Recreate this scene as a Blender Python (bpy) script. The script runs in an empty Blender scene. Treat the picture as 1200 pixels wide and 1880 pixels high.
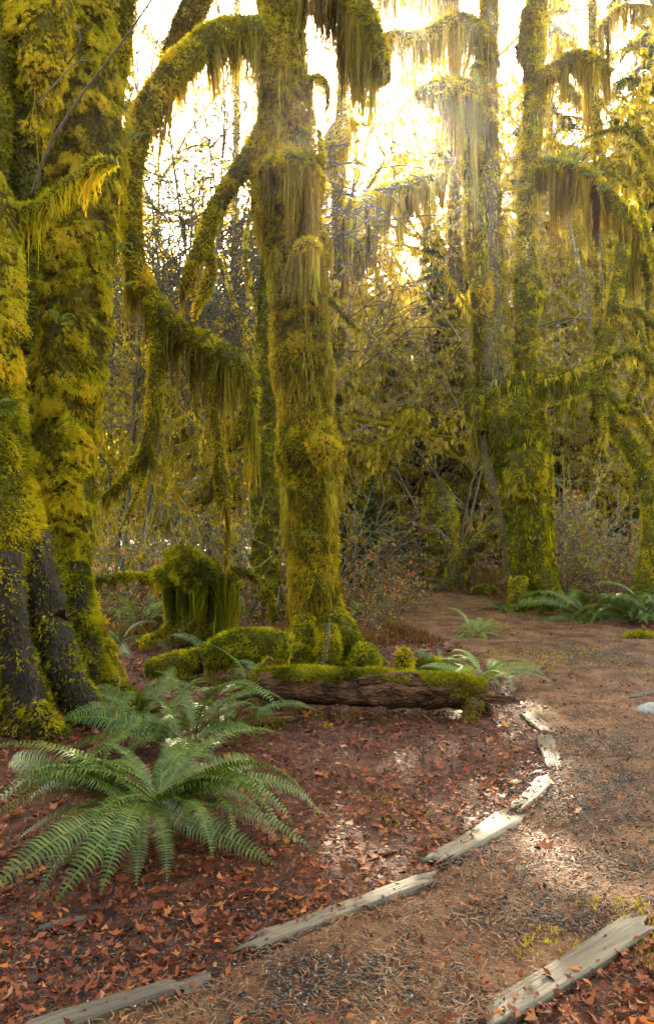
import bpy, math, random
import numpy as np
R = math.radians
ORD = "first second third fourth fifth sixth seventh eighth ninth tenth eleventh twelfth thirteenth fourteenth fifteenth".split()
rng = np.random.default_rng(11)
random.seed(5)
sc = bpy.context.scene
col = sc.collection

# ------------------------------------------------------------------ camera, sky, sun, exposure
CAM_H = 1.6
FPX = 1462.0                                   # focal length in photograph pixels (28 mm on 36 mm tall frame)
cam_d = bpy.data.cameras.new("camera")
cam_d.sensor_fit = 'VERTICAL'; cam_d.sensor_height = 36.0; cam_d.lens = FPX / 1880 * 36
cam_d.clip_start = 0.05; cam_d.clip_end = 1500
cam = bpy.data.objects.new("camera", cam_d); col.objects.link(cam)
cam.location = (0, 0, CAM_H); cam.rotation_euler = (R(90), 0, 0)
sc.camera = cam

SUN_EL, SUN_AZ = R(26.6), R(3.7)               # azimuth to the right of straight ahead (+Y)
world = bpy.data.worlds.new("World"); sc.world = world; world.use_nodes = True
wn = world.node_tree; wn.nodes.clear()
wo = wn.nodes.new("ShaderNodeOutputWorld"); wb = wn.nodes.new("ShaderNodeBackground")
sky = wn.nodes.new("ShaderNodeTexSky"); sky.sky_type = 'NISHITA'; sky.sun_disc = False
sky.sun_elevation = SUN_EL; sky.sun_rotation = SUN_AZ
sky.air_density = 1.0; sky.dust_density = 1.0; sky.ozone_density = 0.6
tint = wn.nodes.new("ShaderNodeMix"); tint.data_type = 'RGBA'; tint.blend_type = 'MULTIPLY'
tint.inputs[0].default_value = 1.0; tint.inputs[7].default_value = (1.0, 0.79, 0.50, 1)
wn.links.new(sky.outputs[0], tint.inputs[6]); wn.links.new(tint.outputs[2], wb.inputs[0])
wb.inputs[1].default_value = 0.15
wn.links.new(wb.outputs[0], wo.inputs[0])

sun_d = bpy.data.lights.new("sun", 'SUN'); sun_d.energy = 4.0; sun_d.angle = R(0.53); sun_d.color = (1.0, 0.84, 0.58)
sun = bpy.data.objects.new("sun", sun_d); col.objects.link(sun)
# light travels towards the camera: from +Y, above
sun.rotation_euler = (R(90) - SUN_EL, 0, R(180) - SUN_AZ + R(180) - R(180))
sun.location = (2, 30, 20)
from mathutils import Vector
_dir = Vector((-math.sin(SUN_AZ) * math.cos(SUN_EL), -math.cos(SUN_AZ) * math.cos(SUN_EL), -math.sin(SUN_EL)))
sun.rotation_euler = _dir.to_track_quat('-Z', 'Y').to_euler()

vs = sc.view_settings
vs.view_transform = 'Standard'; vs.look = 'None'; vs.gamma = 1.0; vs.use_curve_mapping = False
vs.exposure = 4.15
cy = sc.cycles
cy.max_bounces = 6; cy.diffuse_bounces = 3; cy.glossy_bounces = 2; cy.transmission_bounces = 4; cy.volume_bounces = 0
cy.use_denoising = True
cy.sample_clamp_indirect = 6.0
try:
    cy.denoiser = 'OPENIMAGEDENOISE'
except Exception:
    pass

# ------------------------------------------------------------------ numpy helpers
def P(px, py, d):
    """a place seen at photograph pixel px, py at distance d ahead of the camera"""
    return np.array([(px - 600) / FPX * d, d, CAM_H + (940 - py) / FPX * d])

def G(px, py):
    d = CAM_H * FPX / (py - 940)
    return np.array([(px - 600) / FPX * d, d])

def _hash(ix, iy, iz):
    h = (ix.astype(np.int64) * 374761393 + iy.astype(np.int64) * 668265263 + iz.astype(np.int64) * 2147483647) & 0xFFFFFFFF
    h = ((h ^ (h >> 13)) * 1274126177) & 0xFFFFFFFF
    h = ((h ^ (h >> 16)) * 2246822519) & 0xFFFFFFFF
    return ((h ^ (h >> 15)) & 0xFFFFFF) / float(0xFFFFFF)

def vnoise(p):
    i = np.floor(p).astype(np.int64); f = p - i; f = f * f * (3 - 2 * f)
    out = 0
    for a in (0, 1):
        for b in (0, 1):
            for c in (0, 1):
                w = (f[:, 0] if a else 1 - f[:, 0]) * (f[:, 1] if b else 1 - f[:, 1]) * (f[:, 2] if c else 1 - f[:, 2])
                out = out + w * _hash(i[:, 0] + a, i[:, 1] + b, i[:, 2] + c)
    return out

def fbm(p, octv=3):
    s = 0; a = 0.5; t = 0
    p = np.asarray(p, float)
    for k in range(octv):
        s = s + a * vnoise(p + 17.3 * k); t += a; a *= 0.5; p = p * 2.07
    return s / t - 0.5

def nrm(v):
    return v / (np.linalg.norm(v, axis=-1, keepdims=True) + 1e-9)

def ground_h(x, y):
    x = np.atleast_1d(np.asarray(x, float)); y = np.atleast_1d(np.asarray(y, float))
    p = np.stack([x, y, np.zeros_like(x)], 1)
    h = 0.10 * fbm(p * 0.55, 2) + 0.030 * fbm(p * 3.1 + 5, 2)
    h = h + 0.16 * np.exp(-(((x + 3.3) / 1.5) ** 2 + ((y - 6.6) / 2.0) ** 2))
    h = h + 0.10 * np.exp(-(((x + 0.2) / 1.2) ** 2 + ((y - 9.0) / 1.0) ** 2))
    far = np.clip((y - 17) / 40, 0, 1)
    return h + far * 0.8 * (0.5 + fbm(p * 0.08, 2))

# ------------------------------------------------------------------ mesh helpers
def build(name, V, F, mat, var=None, smooth=False, F4=None):
    """one mesh from numpy arrays: V (n,3), triangles F (m,3) and / or quads F4 (k,4)"""
    me = bpy.data.meshes.new(name)
    V = np.ascontiguousarray(V, np.float32)
    loops, starts, n = [], [], 0
    for fa in (F, F4):
        if fa is not None and len(fa):
            fa = np.ascontiguousarray(fa, np.int32)
            k = fa.shape[1]
            starts.append(n + np.arange(len(fa), dtype=np.int32) * k)
            loops.append(fa.ravel()); n += fa.size
    loops = np.concatenate(loops); starts = np.concatenate(starts)
    me.vertices.add(len(V)); me.vertices.foreach_set("co", V.ravel())
    me.loops.add(len(loops)); me.loops.foreach_set("vertex_index", loops)
    me.polygons.add(len(starts)); me.polygons.foreach_set("loop_start", starts)
    if smooth:
        me.polygons.foreach_set("use_smooth", np.ones(len(starts), bool))
    if var is not None:
        a = me.attributes.new("var", 'FLOAT', 'POINT'); a.data.foreach_set("value", np.ascontiguousarray(var, np.float32))
    me.update(calc_edges=True)
    me.materials.append(mat)
    return me

def put(name, me, parent=None, loc=None, kind=None):
    o = bpy.data.objects.new(name, me); col.objects.link(o)
    if parent is not None: o.parent = parent
    if loc is not None: o.location = loc
    if kind: o['kind'] = kind
    return o

def tag(o, label, cat, group=None, kind=None):
    o['label'] = label; o['category'] = cat
    if group: o['group'] = group
    if kind: o['kind'] = kind
    return o

def thing(name, label, cat, loc=(0, 0, 0), rz=0.0, group=None, scale=None):
    o = bpy.data.objects.new(name, None); col.objects.link(o)
    o.location = loc; o.rotation_euler = (0, 0, rz); o.empty_display_size = 0.2
    if scale is not None: o.scale = (scale,) * 3 if not hasattr(scale, '__len__') else scale
    return tag(o, label, cat, group)

class Acc:
    """collects geometry for ONE part"""
    def __init__(s): s.V = []; s.F = []; s.Q = []; s.A = []; s.n = 0
    def add(s, V, F=None, Q=None, var=None):
        if len(V) == 0: return
        s.V.append(V)
        if F is not None and len(F): s.F.append(np.asarray(F) + s.n)
        if Q is not None and len(Q): s.Q.append(np.asarray(Q) + s.n)
        s.A.append(np.full(len(V), 0.5) if var is None else np.broadcast_to(var, (len(V),)))
        s.n += len(V)
    def mesh(s, name, mat, off=(0, 0, 0), smooth=False):
        return build(name, np.concatenate(s.V) - np.asarray(off), np.concatenate(s.F) if s.F else None, mat,
                     np.concatenate(s.A), smooth, np.concatenate(s.Q) if s.Q else None)

def scatter(temps, pos, rot, scl, var):
    """copies of small templates baked into one set of arrays; rot (n,3,3) columns are the axes"""
    n = len(pos); scl = np.asarray(scl, float)
    if scl.ndim == 1: scl = np.repeat(scl[:, None], 3, 1)
    pick = rng.integers(0, len(temps), n)
    Vs, Fs, As, base = [], [], [], 0
    for k, (tv, tf) in enumerate(temps):
        m = np.nonzero(pick == k)[0]
        if not len(m): continue
        v = np.einsum('nij,nvj->nvi', rot[m], tv[None] * scl[m][:, None, :]) + pos[m][:, None, :]
        f = tf[None] + (np.arange(len(m)) * len(tv))[:, None, None] + base
        Vs.append(v.reshape(-1, 3)); Fs.append(f.reshape(-1, 3)); As.append(np.repeat(var[m], len(tv)))
        base += len(m) * len(tv)
    if not Vs: return np.zeros((0, 3)), np.zeros((0, 3), int), np.zeros(0)
    return np.concatenate(Vs), np.concatenate(Fs), np.concatenate(As)

def frames(g, up):
    z = nrm(g); y = nrm(up - np.sum(up * z, 1, keepdims=True) * z + 1e-6); x = np.cross(y, z)
    return np.stack([x, y, z], 2)

def flat_frames(n, tilt=0.25):
    """lying on the ground: local z up with a tilt, random heading"""
    up = nrm(np.stack([rng.normal(0, tilt, n), rng.normal(0, tilt, n), np.ones(n)], 1))
    a = rng.uniform(0, 6.283, n); h = np.stack([np.cos(a), np.sin(a), np.zeros(n)], 1)
    return frames(up, h)

def catmull(pts, step):
    pts = np.asarray(pts, float); k = len(pts)
    if k < 3: pts = np.stack([pts[0] + (pts[-1] - pts[0]) * t for t in (0, .5, 1)]); k = 3
    ext = np.vstack([2 * pts[0] - pts[1], pts, 2 * pts[-1] - pts[-2]])
    out = []
    for i in range(k - 1):
        p0, p1, p2, p3 = ext[i:i + 4]
        m = max(2, int(np.linalg.norm((p2 - p1)[:3]) / step))
        t = (np.arange(m) / m)[:, None]
        out.append(0.5 * ((2 * p1) + (-p0 + p2) * t + (2 * p0 - 5 * p1 + 4 * p2 - p3) * t ** 2 + (-p0 + 3 * p1 - 3 * p2 + p3) * t ** 3))
    out.append(pts[-1:])
    o = np.vstack(out); o[:, 3:] = np.maximum(o[:, 3:], 0.002)
    return o

def path_of(pts):
    """(px, py, half width px, depth) -> catmull-ready x,y,z,r"""
    return [np.append(P(a, b, d), hw / FPX * d) for a, b, hw, d in pts]

def tube(path, seg=14, amp=0.12, freq=4.0, ridge=0.0, seed=0.0, cap=True, fine=0.0):
    """skin along path (n,4); noise pushes the surface in and out. returns V, Q, F"""
    p = path[:, :3]; r = path[:, 3]; n = len(p)
    t = nrm(np.gradient(p, axis=0))
    ref = np.array([0, 1.0, 0.13]) if abs(t[0][1]) < 0.8 else np.array([1.0, 0, 0])
    u = np.zeros((n, 3)); a = ref - t[0] * np.dot(ref, t[0]); a /= np.linalg.norm(a)
    for i in range(n):
        a = a - t[i] * np.dot(a, t[i]); a /= np.linalg.norm(a) + 1e-9; u[i] = a
    w = np.cross(t, u)
    ang = np.arange(seg) / seg * 2 * np.pi
    dirs = u[:, None] * np.cos(ang)[None, :, None] + w[:, None] * np.sin(ang)[None, :, None]
    V = (p[:, None] + dirs * r[:, None, None]).reshape(-1, 3); D = dirs.reshape(-1, 3); rr = np.repeat(r, seg)
    V = V + D * (rr * 2 * amp * fbm(V * freq / 1.0 + seed, 3))[:, None]
    if fine: V = V + D * (fine * fbm(V * 14 + seed, 2))[:, None]
    if ridge:
        aa = np.tile(ang, n); V = V + D * (rr * ridge * np.sin(aa * 5 + 3 * fbm(V * 0.8 + seed + 3, 2) * 3))[:, None]
    i = np.arange(n - 1)[:, None] * seg; j = np.arange(seg)[None]; j2 = (j + 1) % seg
    Q = np.stack([i + j, i + j2, i + seg + j2, i + seg + j], 2).reshape(-1, 4)
    F = None
    if cap:
        V = np.vstack([V, p[:1], p[-1:]]); b = n * seg; jj = np.arange(seg)
        F = np.vstack([np.stack([np.full(seg, b), (jj + 1) % seg, jj], 1),
                       np.stack([np.full(seg, b + 1), (n - 1) * seg + jj, (n - 1) * seg + (jj + 1) % seg], 1)])
    return V, Q, F

def sample_quads(V, Q, dens, camw=0.25):
    a, b, c, d = (V[Q[:, k]] for k in range(4))
    nn = np.cross(c - a, d - b) * 0.5; area = np.linalg.norm(nn, axis=1); nn = nrm(nn)
    ctr = (a + b + c + d) / 4
    tocam = nrm(np.array([0, 0, CAM_H]) - ctr)
    w = np.where(np.sum(nn * tocam, 1) > -0.25, 1.0, camw)
    yy = np.maximum(ctr[:, 1], .3); qx = 600 + ctr[:, 0] / yy * FPX; qy = 940 - (ctr[:, 2] - CAM_H) / yy * FPX
    w = w * np.where((qx < -160) | (qx > 1360) | (qy < -120), .25, 1.0)      # thinner where only another viewpoint sees it
    e = area * w * dens
    cnt = np.floor(e + rng.random(len(e))).astype(int)
    idx = np.repeat(np.arange(len(Q)), cnt); m = len(idx)
    s = rng.random((m, 1)); t = rng.random((m, 1))
    pos = (a[idx] * (1 - s) + b[idx] * s) * (1 - t) + (d[idx] * (1 - s) + c[idx] * s) * t
    return pos, nn[idx]

# ------------------------------------------------------------------ small templates
def T(tris_v):
    v = np.asarray(tris_v, float).reshape(-1, 3); return v, np.arange(len(v)).reshape(-1, 3)

def feather(seed):
    """a drooping sprig of feather moss, unit length along +z, its upper face towards +y"""
    r = np.random.default_rng(seed); tr = []
    K = 4
    def c(t): return np.array([0.10 * np.sin(3 * t + seed), -0.30 * t * t, t * (1 - 0.12 * t)])
    for k in range(K):
        t = 0.08 + k / K * 0.9; w = 0.36 * (1 - t) ** 0.6 + 0.06
        for sd in (-1, 1):
            b0 = c(t); b1 = c(min(1, t + 0.13)); tip = c(min(1, t + 0.22)) + np.array([sd * w * r.uniform(.7, 1.2), r.uniform(-.12, .06), r.uniform(-.02, .12)])
            tr += [b0, tip, b1] if sd > 0 else [b0, b1, tip]
    tr += [c(0) + [-.05, 0, 0], c(0) + [.05, 0, 0], c(1)]
    return T(tr)

def tuft(seed, k=4):
    r = np.random.default_rng(seed); tr = []
    for i in range(k):
        a = r.uniform(0, 6.28); l = r.uniform(.6, 1.1); s = r.uniform(.15, .6)
        d = np.array([np.cos(a) * s, np.sin(a) * s, l]); q = np.array([-np.sin(a), np.cos(a), 0]) * r.uniform(.075, .13)
        b = np.array([np.cos(a + 2), np.sin(a + 2), 0]) * 0.12
        tr += [b - q, b + q, b + d]
    return T(tr)

def strand(seed, barbs=7, K=5):
    """a hanging moss strand, unit length along -z; x,y in units of its width"""
    r = np.random.default_rng(seed); v = []; f = []
    off = np.cumsum(r.normal(0, 0.5, (K + 1, 2)), 0) * np.linspace(0, 1, K + 1)[:, None]
    a = r.uniform(0, 3.14); q = np.array([np.cos(a), np.sin(a)])
    for k in range(K + 1):
        w = 0.5 * (1 - (k / K) ** 1.5 * 0.9) * (1 + 0.3 * r.normal())
        v += [np.append(off[k] - q * w, -k / K), np.append(off[k] + q * w, -k / K)]
    for k in range(K):
        b = 2 * k; f += [[b, b + 1, b + 3], [b, b + 3, b + 2]]
    for i in range(barbs):
        t = r.uniform(0.02, .95); k = int(t * K); c = off[k]
        an = r.uniform(0, 6.28); l = r.uniform(.8, 2.2) * (1.2 - t); n = len(v)
        v += [np.append(c, -t), np.append(c, -t - 0.05), np.append(c + np.array([np.cos(an), np.sin(an)]) * l, -t - r.uniform(.03, .12))]
        f += [[n, n + 1, n + 2]]
    return np.asarray(v, float), np.asarray(f)

def spray(seed):
    """a flat drooping conifer spray, unit length along +z, hanging to -y"""
    r = np.random.default_rng(seed); tr = []
    K = 6
    for k in range(K):
        t = k / K
        for sd in (-1, 1):
            w = 0.42 * (1 - t) ** .7 + .08
            b = np.array([0, -0.25 * t * t, t]); tip = b + np.array([sd * w * r.uniform(.7, 1.15), -w * r.uniform(.1, .6), w * r.uniform(.3, .7)])
            h = np.array([0, -.03, .15])
            tr += [b, tip, b + h]
    tr += [[-.03, 0, 0], [.03, 0, 0], [0, -.3, 1.08]]
    return T(tr)

def maple(seed, lobes=4, curl=0.9):
    """a crumpled lobed leaf, about one unit across, lying in xy"""
    r = np.random.default_rng(seed); n = lobes * 2 + 1
    v = [[0, -0.08, 0]]; fx, fy = r.uniform(.3, .7), r.uniform(-.2, .5); sx = r.uniform(.6, 1.1)
    for i in range(n):
        a = -2.3 + 4.6 * i / (n - 1) + r.normal(0, .1); rad = r.uniform(.40, .62) if i % 2 == 1 else r.uniform(.24, .42)
        if i in (0, n - 1): rad = .2
        x, y = np.sin(a) * rad * sx, np.cos(a) * rad
        v.append([x, y, curl * (fx * x * x * 1.6 + fy * y * y + r.uniform(-.10, .12) * rad)])
    f = [[0, i + 2, i + 1] for i in range(n - 1)]
    return np.asarray(v, float), np.asarray(f)

def needle(seed):
    r = np.random.default_rng(seed)
    b = r.uniform(-.15, .15)
    return np.array([[-.5, -.035, 0], [0, b - .04, .04], [0, b + .04, .05], [.5, 0, 0]], float), np.array([[0, 1, 2], [1, 3, 2]])

def pebble(seed):
    r = np.random.default_rng(seed)
    v = np.array([[1, 0, 0], [-1, 0, 0], [0, 1, 0], [0, -1, 0], [0, 0, 1], [0, 0, -1.]]) * r.uniform(.55, 1.1, (6, 1)) * np.array([1, .8, .6])
    v += r.normal(0, .12, v.shape)
    f = np.array([[0, 2, 4], [2, 1, 4], [1, 3, 4], [3, 0, 4], [2, 0, 5], [1, 2, 5], [3, 1, 5], [0, 3, 5]])
    return v * .5, f

def simple_leaf(seed):
    r = np.random.default_rng(seed); b = r.uniform(-.2, .2)
    v = np.array([[0, 0, 0], [-.22, .4, b], [.22, .42, b + r.uniform(-.1, .1)], [0, 1, r.uniform(-.2, .2)]], float)
    return v, np.array([[0, 2, 1], [1, 2, 3]])

SHAG = [strand(i, 3, 3) for i in range(50, 58)]
FEATHER = [feather(i) for i in range(6)]
TUFT = [tuft(i) for i in range(6)]
STRAND = [strand(i, 4) for i in range(8)]
def scrap(seed):
    r = np.random.default_rng(seed); v = []
    for k in range(4):
        a = r.uniform(0, 6.28); q = np.array([np.cos(a), np.sin(a)]); c = r.normal(0, .35, 2); z0 = -r.uniform(-.05, .35); z1 = z0 - r.uniform(.35, .7)
        v += [np.append(c - q * .55, z0), np.append(c + q * .55, z0), np.append(c + r.normal(0, .4, 2), z1)]
    return T(v)
FLAKE = [scrap(i) for i in range(20, 27)]
SPRAY = [spray(i) for i in range(5)]
MAPLE = [maple(i) for i in range(9)]
NEEDLE = [needle(i) for i in range(4)]
PEBBLE = [pebble(i) for i in range(6)]
LEAFLET = [simple_leaf(i) for i in range(5)]

# ------------------------------------------------------------------ materials
def new_mat(name):
    m = bpy.data.materials.new(name); m.use_nodes = True; nt = m.node_tree; nt.nodes.clear()
    out = nt.nodes.new("ShaderNodeOutputMaterial")
    return m, nt, out

def ramp_node(nt, fac, stops):
    r = nt.nodes.new("ShaderNodeValToRGB"); e = r.color_ramp.elements
    while len(e) < len(stops): e.new(0.5)
    for i, (p, c) in enumerate(stops): e[i].position = p; e[i].color = (*c, 1)
    nt.links.new(fac, r.inputs[0]); return r.outputs[0]

def var_mat(name, stops, trans=0.4, gloss=0.0, rough=0.5, boost=1.25, tcol=None, patch=None):
    """diffuse + translucent foliage whose colour runs over the per-piece attribute var"""
    m, nt, out = new_mat(name)
    at = nt.nodes.new("ShaderNodeAttribute"); at.attribute_name = "var"
    c = ramp_node(nt, at.outputs["Fac"], stops)
    if patch:      # another kind of moss grows in patches
        ge = nt.nodes.new("ShaderNodeNewGeometry"); nz = nt.nodes.new("ShaderNodeTexNoise"); nz.inputs["Scale"].default_value = 1.7; nz.inputs["Detail"].default_value = 3
        nt.links.new(ge.outputs["Position"], nz.inputs["Vector"])
        pc = ramp_node(nt, nz.outputs["Fac"], [(.40, (1, 1, 1)), (.60, patch)])
        mp_ = nt.nodes.new("ShaderNodeMix"); mp_.data_type = 'RGBA'; mp_.blend_type = 'MULTIPLY'; mp_.inputs[0].default_value = 1
        nt.links.new(c, mp_.inputs[6]); nt.links.new(pc, mp_.inputs[7]); c = mp_.outputs[2]
    p = nt.nodes.new("ShaderNodeBsdfPrincipled"); p.inputs["Roughness"].default_value = rough
    p.inputs["Specular IOR Level"].default_value = gloss
    nt.links.new(c, p.inputs["Base Color"])
    if trans:
        tr = nt.nodes.new("ShaderNodeBsdfTranslucent")
        mm = nt.nodes.new("ShaderNodeMix"); mm.data_type = 'RGBA'; mm.blend_type = 'MULTIPLY'; mm.inputs[0].default_value = 1
        mm.inputs[7].default_value = (*(tcol or (boost, boost * .95, boost * .6)), 1); mm.clamp_result = False
        nt.links.new(c, mm.inputs[6]); nt.links.new(mm.outputs[2], tr.inputs[0])
        mx = nt.nodes.new("ShaderNodeMixShader"); mx.inputs[0].default_value = trans
        nt.links.new(p.outputs[0], mx.inputs[1]); nt.links.new(tr.outputs[0], mx.inputs[2]); nt.links.new(mx.outputs[0], out.inputs[0])
    else:
        nt.links.new(p.outputs[0], out.inputs[0])
    return m

def noise_mat(name, stops, scale=(6, 6, 6), rough=0.8, bump=0.4, bscale=40, spec=0.3, detail=6, coord="Object", bdist=0.02):
    m, nt, out = new_mat(name)
    tc = nt.nodes.new("ShaderNodeTexCoord"); mp = nt.nodes.new("ShaderNodeMapping"); mp.inputs["Scale"].default_value = scale
    nt.links.new(tc.outputs[coord], mp.inputs[0])
    n = nt.nodes.new("ShaderNodeTexNoise"); n.inputs["Scale"].default_value = 1; n.inputs["Detail"].default_value = detail; n.inputs["Roughness"].default_value = .65
    nt.links.new(mp.outputs[0], n.inputs["Vector"])
    c = ramp_node(nt, n.outputs["Fac"], stops)
    p = nt.nodes.new("ShaderNodeBsdfPrincipled"); p.inputs["Roughness"].default_value = rough; p.inputs["Specular IOR Level"].default_value = spec
    nt.links.new(c, p.inputs["Base Color"])
    n2 = nt.nodes.new("ShaderNodeTexNoise"); n2.inputs["Scale"].default_value = bscale / max(scale); n2.inputs["Detail"].default_value = 4
    nt.links.new(mp.outputs[0], n2.inputs["Vector"])
    b = nt.nodes.new("ShaderNodeBump"); b.inputs["Strength"].default_value = bump; b.inputs["Distance"].default_value = bdist
    nt.links.new(n2.outputs["Fac"], b.inputs["Height"]); nt.links.new(b.outputs[0], p.inputs["Normal"])
    nt.links.new(p.outputs[0], out.inputs[0])
    return m

M = {}
M['moss'] = var_mat("moss_gold", [(0, (.035, .025, .003)), (.3, (.16, .118, .004)), (.6, (.355, .262, .007)), (.85, (.51, .39, .012)), (1, (.56, .35, .018))], .45, patch=(.80, .90, .9))
M['moss_green'] = var_mat("moss_green", [(0, (.025, .026, .003)), (.4, (.135, .130, .005)), (.75, (.36, .285, .009)), (1, (.54, .41, .014))], .42, patch=(.78, .90, .9))
M['moss_brown'] = var_mat("moss_brown", [(0, (.045, .027, .006)), (.4, (.16, .098, .011)), (.75, (.29, .19, .017)), (1, (.40, .31, .022))], .45, patch=(.75, .92, .9))
M['moss_far'] = var_mat("moss_twig", [(0, (.14, .11, .012)), (.5, (.36, .28, .025)), (1, (.58, .46, .05))], .62)
M['needles'] = var_mat("conifer_needles", [(0, (.03, .042, .016)), (.5, (.065, .082, .030)), (1, (.12, .13, .045))], .3)
M['fern'] = var_mat("fern_green", [(0, (.022, .042, .003)), (.5, (.056, .090, .005)), (1, (.16, .185, .015))], .28, gloss=.35, rough=.45)
M['fern_pale'] = var_mat("fern_pale", [(0, (.08, .13, .02)), (1, (.22, .28, .05))], .4, gloss=.3, rough=.5)
M['fern_dead'] = var_mat("fern_dead", [(0, (.07, .03, .012)), (1, (.20, .10, .035))], .3, gloss=.2)
M['litter'] = var_mat("leaf_litter", [(0, (.018, .005, .003)), (.25, (.075, .015, .006)), (.5, (.15, .031, .010)), (.75, (.21, .056, .018)), (.95, (.28, .11, .04)), (1, (.42, .10, .015))], .12, gloss=.12, rough=.5)
M['redleaf'] = var_mat("red_leaf", [(0, (.12, .026, .010)), (.5, (.25, .065, .016)), (1, (.38, .17, .03))], .4, gloss=.3, rough=.45)
M['needle_litter'] = var_mat("needle_litter", [(0, (.055, .019, .008)), (.5, (.155, .060, .022)), (1, (.29, .15, .062))], 0, gloss=.2, rough=.55)
M['gravel'] = var_mat("gravel", [(0, (.018, .016, .014)), (.5, (.055, .050, .044)), (.9, (.12, .108, .094)), (1, (.28, .25, .21))], 0, gloss=.4, rough=.42)
M['drygrass'] = var_mat("dry_grass", [(0, (.05, .024, .008)), (.5, (.13, .065, .018)), (1, (.24, .16, .05))], .35)
M['twig'] = noise_mat("twig_bark", [(.3, (.08, .062, .04)), (.7, (.21, .17, .115))], (9, 9, 9), .8, .3)
M['core'] = noise_mat("moss_bed", [(.3, (.035, .028, .008)), (.55, (.09, .07, .012)), (.75, (.15, .12, .018))], (7, 7, 7), .95, .8, 60, .1, bdist=.05)
M['bark'] = noise_mat("wet_bark", [(.28, (.006, .0035, .0035)), (.5, (.020, .011, .010)), (.72, (.048, .029, .026))], (14, 14, 5), .65, .9, 60, .15, bdist=.03)
M['bark_grey'] = noise_mat("grey_bark", [(.3, (.035, .026, .017)), (.6, (.10, .075, .048)), (.75, (.17, .14, .10))], (12, 12, 3), .85, .8, 40, .3)
M['rot'] = noise_mat("rotten_wood", [(.30, (.010, .005, .003)), (.44, (.05, .018, .008)), (.56, (.15, .055, .020)), (.72, (.12, .08, .045))], (5, 14, 14), .65, .9, 60, .25, bdist=.04)
M['dark_trunk'] = noise_mat("dark_trunk", [(.3, (.03, .026, .02)), (.7, (.09, .075, .055))], (6, 6, 2), .9, .6)
M['timber'] = noise_mat("weathered_timber", [(.25, (.025, .018, .012)), (.42, (.070, .048, .029)), (.6, (.125, .088, .054)), (.8, (.19, .142, .095))], (2.0, 38, 38), .55, .7, 60, .4, bdist=.012)
M['timber_dark'] = noise_mat("dark_timber", [(.25, (.016, .010, .007)), (.5, (.06, .040, .025)), (.8, (.115, .082, .054))], (2.5, 36, 36), .6, .7, 60, .4, bdist=.012)
M['stone'] = noise_mat("stone", [(.3, (.16, .15, .14)), (.7, (.36, .34, .31))], (14, 14, 14), .7, .5)
M['soil'] = noise_mat("forest_soil", [(.25, (.022, .008, .005)), (.45, (.06, .020, .011)), (.6, (.105, .038, .019)), (.78, (.16, .072, .036))], (9, 9, 9), .65, 1.0, 60, .2, 8, bdist=.03)
M['pathmat'] = noise_mat("path_dirt", [(.34, (.030, .013, .007)), (.45, (.085, .035, .016)), (.54, (.145, .062, .027)), (.66, (.22, .11, .05))], (3.2, 3.2, 3.2), .65, 1.0, 70, .18, 10, bdist=.02)

# ------------------------------------------------------------------ ground, path
s = np.linspace(-1, 1, 210); gx = 150 * np.sinh(6 * s) / np.sinh(6)
s2 = np.linspace(0, 1, 200); gy = -20 + 170 * (np.sinh(4.6 * (s2 - .30)) - np.sinh(-4.6 * .30)) / (np.sinh(4.6 * .7) - np.sinh(-4.6 * .30))
XX, YY = np.meshgrid(gx, gy); n_, m_ = XX.shape
V = np.stack([XX.ravel(), YY.ravel(), ground_h(XX.ravel(), YY.ravel())], 1)
i = np.arange(n_ - 1)[:, None] * m_; j = np.arange(m_ - 1)[None]
Q = np.stack([i + j, i + j + 1, i + m_ + j + 1, i + m_ + j], 2).reshape(-1, 4)
o = put("ground", build("ground", V, None, M['soil'], smooth=True, F4=Q)); o['kind'] = 'structure'

PL = [(-900, 2150), (60, 1885), (385, 1800), (780, 1622), (935, 1500), (1010, 1420), (985, 1335), (935, 1275), (840, 1190), (735, 1146), (690, 1115), (640, 1100)]
PR = [(500, 2300), (905, 1872), (1190, 1700), (1600, 1600), (1700, 1450), (1500, 1330), (1330, 1240), (1230, 1180), (1090, 1140), (965, 1112), (880, 1096), (760, 1083)]
pl = catmull([np.append(G(*q), [0, 0]) for q in PL], .10)[:, :2]
pr_k = np.array([G(*q) for q in PR]); pl_k = np.array([G(*q) for q in PL])
def resample(pts, n):
    c = catmull([np.append(q, [0, 0]) for q in pts], .06)[:, :2]
    # even share of each key segment keeps left and right in step
    seg = len(pts) - 1; out = []
    d = [np.argmin(np.linalg.norm(c - q, axis=1)) for q in pts]
    for k in range(seg):
        out.append(c[np.linspace(d[k], d[k + 1], n, endpoint=False).astype(int)])
    out.append(c[-1:]); return np.vstack(out)
lp = resample(pl_k, 22); rp = resample(pr_k, 22)
PATH_POLY = np.vstack([lp, rp[::-1]])
K = 40
tt = np.linspace(0, 1, K)[None, :, None]
W = lp[:, None] * (1 - tt) + rp[:, None] * tt
W = W.reshape(-1, 2)
edge = np.minimum(tt, 1 - tt).repeat(len(lp), 0).reshape(-1)
zz = ground_h(W[:, 0], W[:, 1]) + np.where(edge < 1e-6, -.02, .018) + .012 * fbm(np.stack([W[:, 0] * 9, W[:, 1] * 9, 0 * W[:, 0]], 1), 2)
V = np.column_stack([W, zz])
i = np.arange(len(lp) - 1)[:, None] * K; j = np.arange(K - 1)[None]
Q = np.stack([i + j, i + j + 1, i + K + j + 1, i + K + j], 2).reshape(-1, 4)
o = put("path", build("path", V, None, M['pathmat'], smooth=True, F4=Q)); o['kind'] = 'structure'

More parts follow.
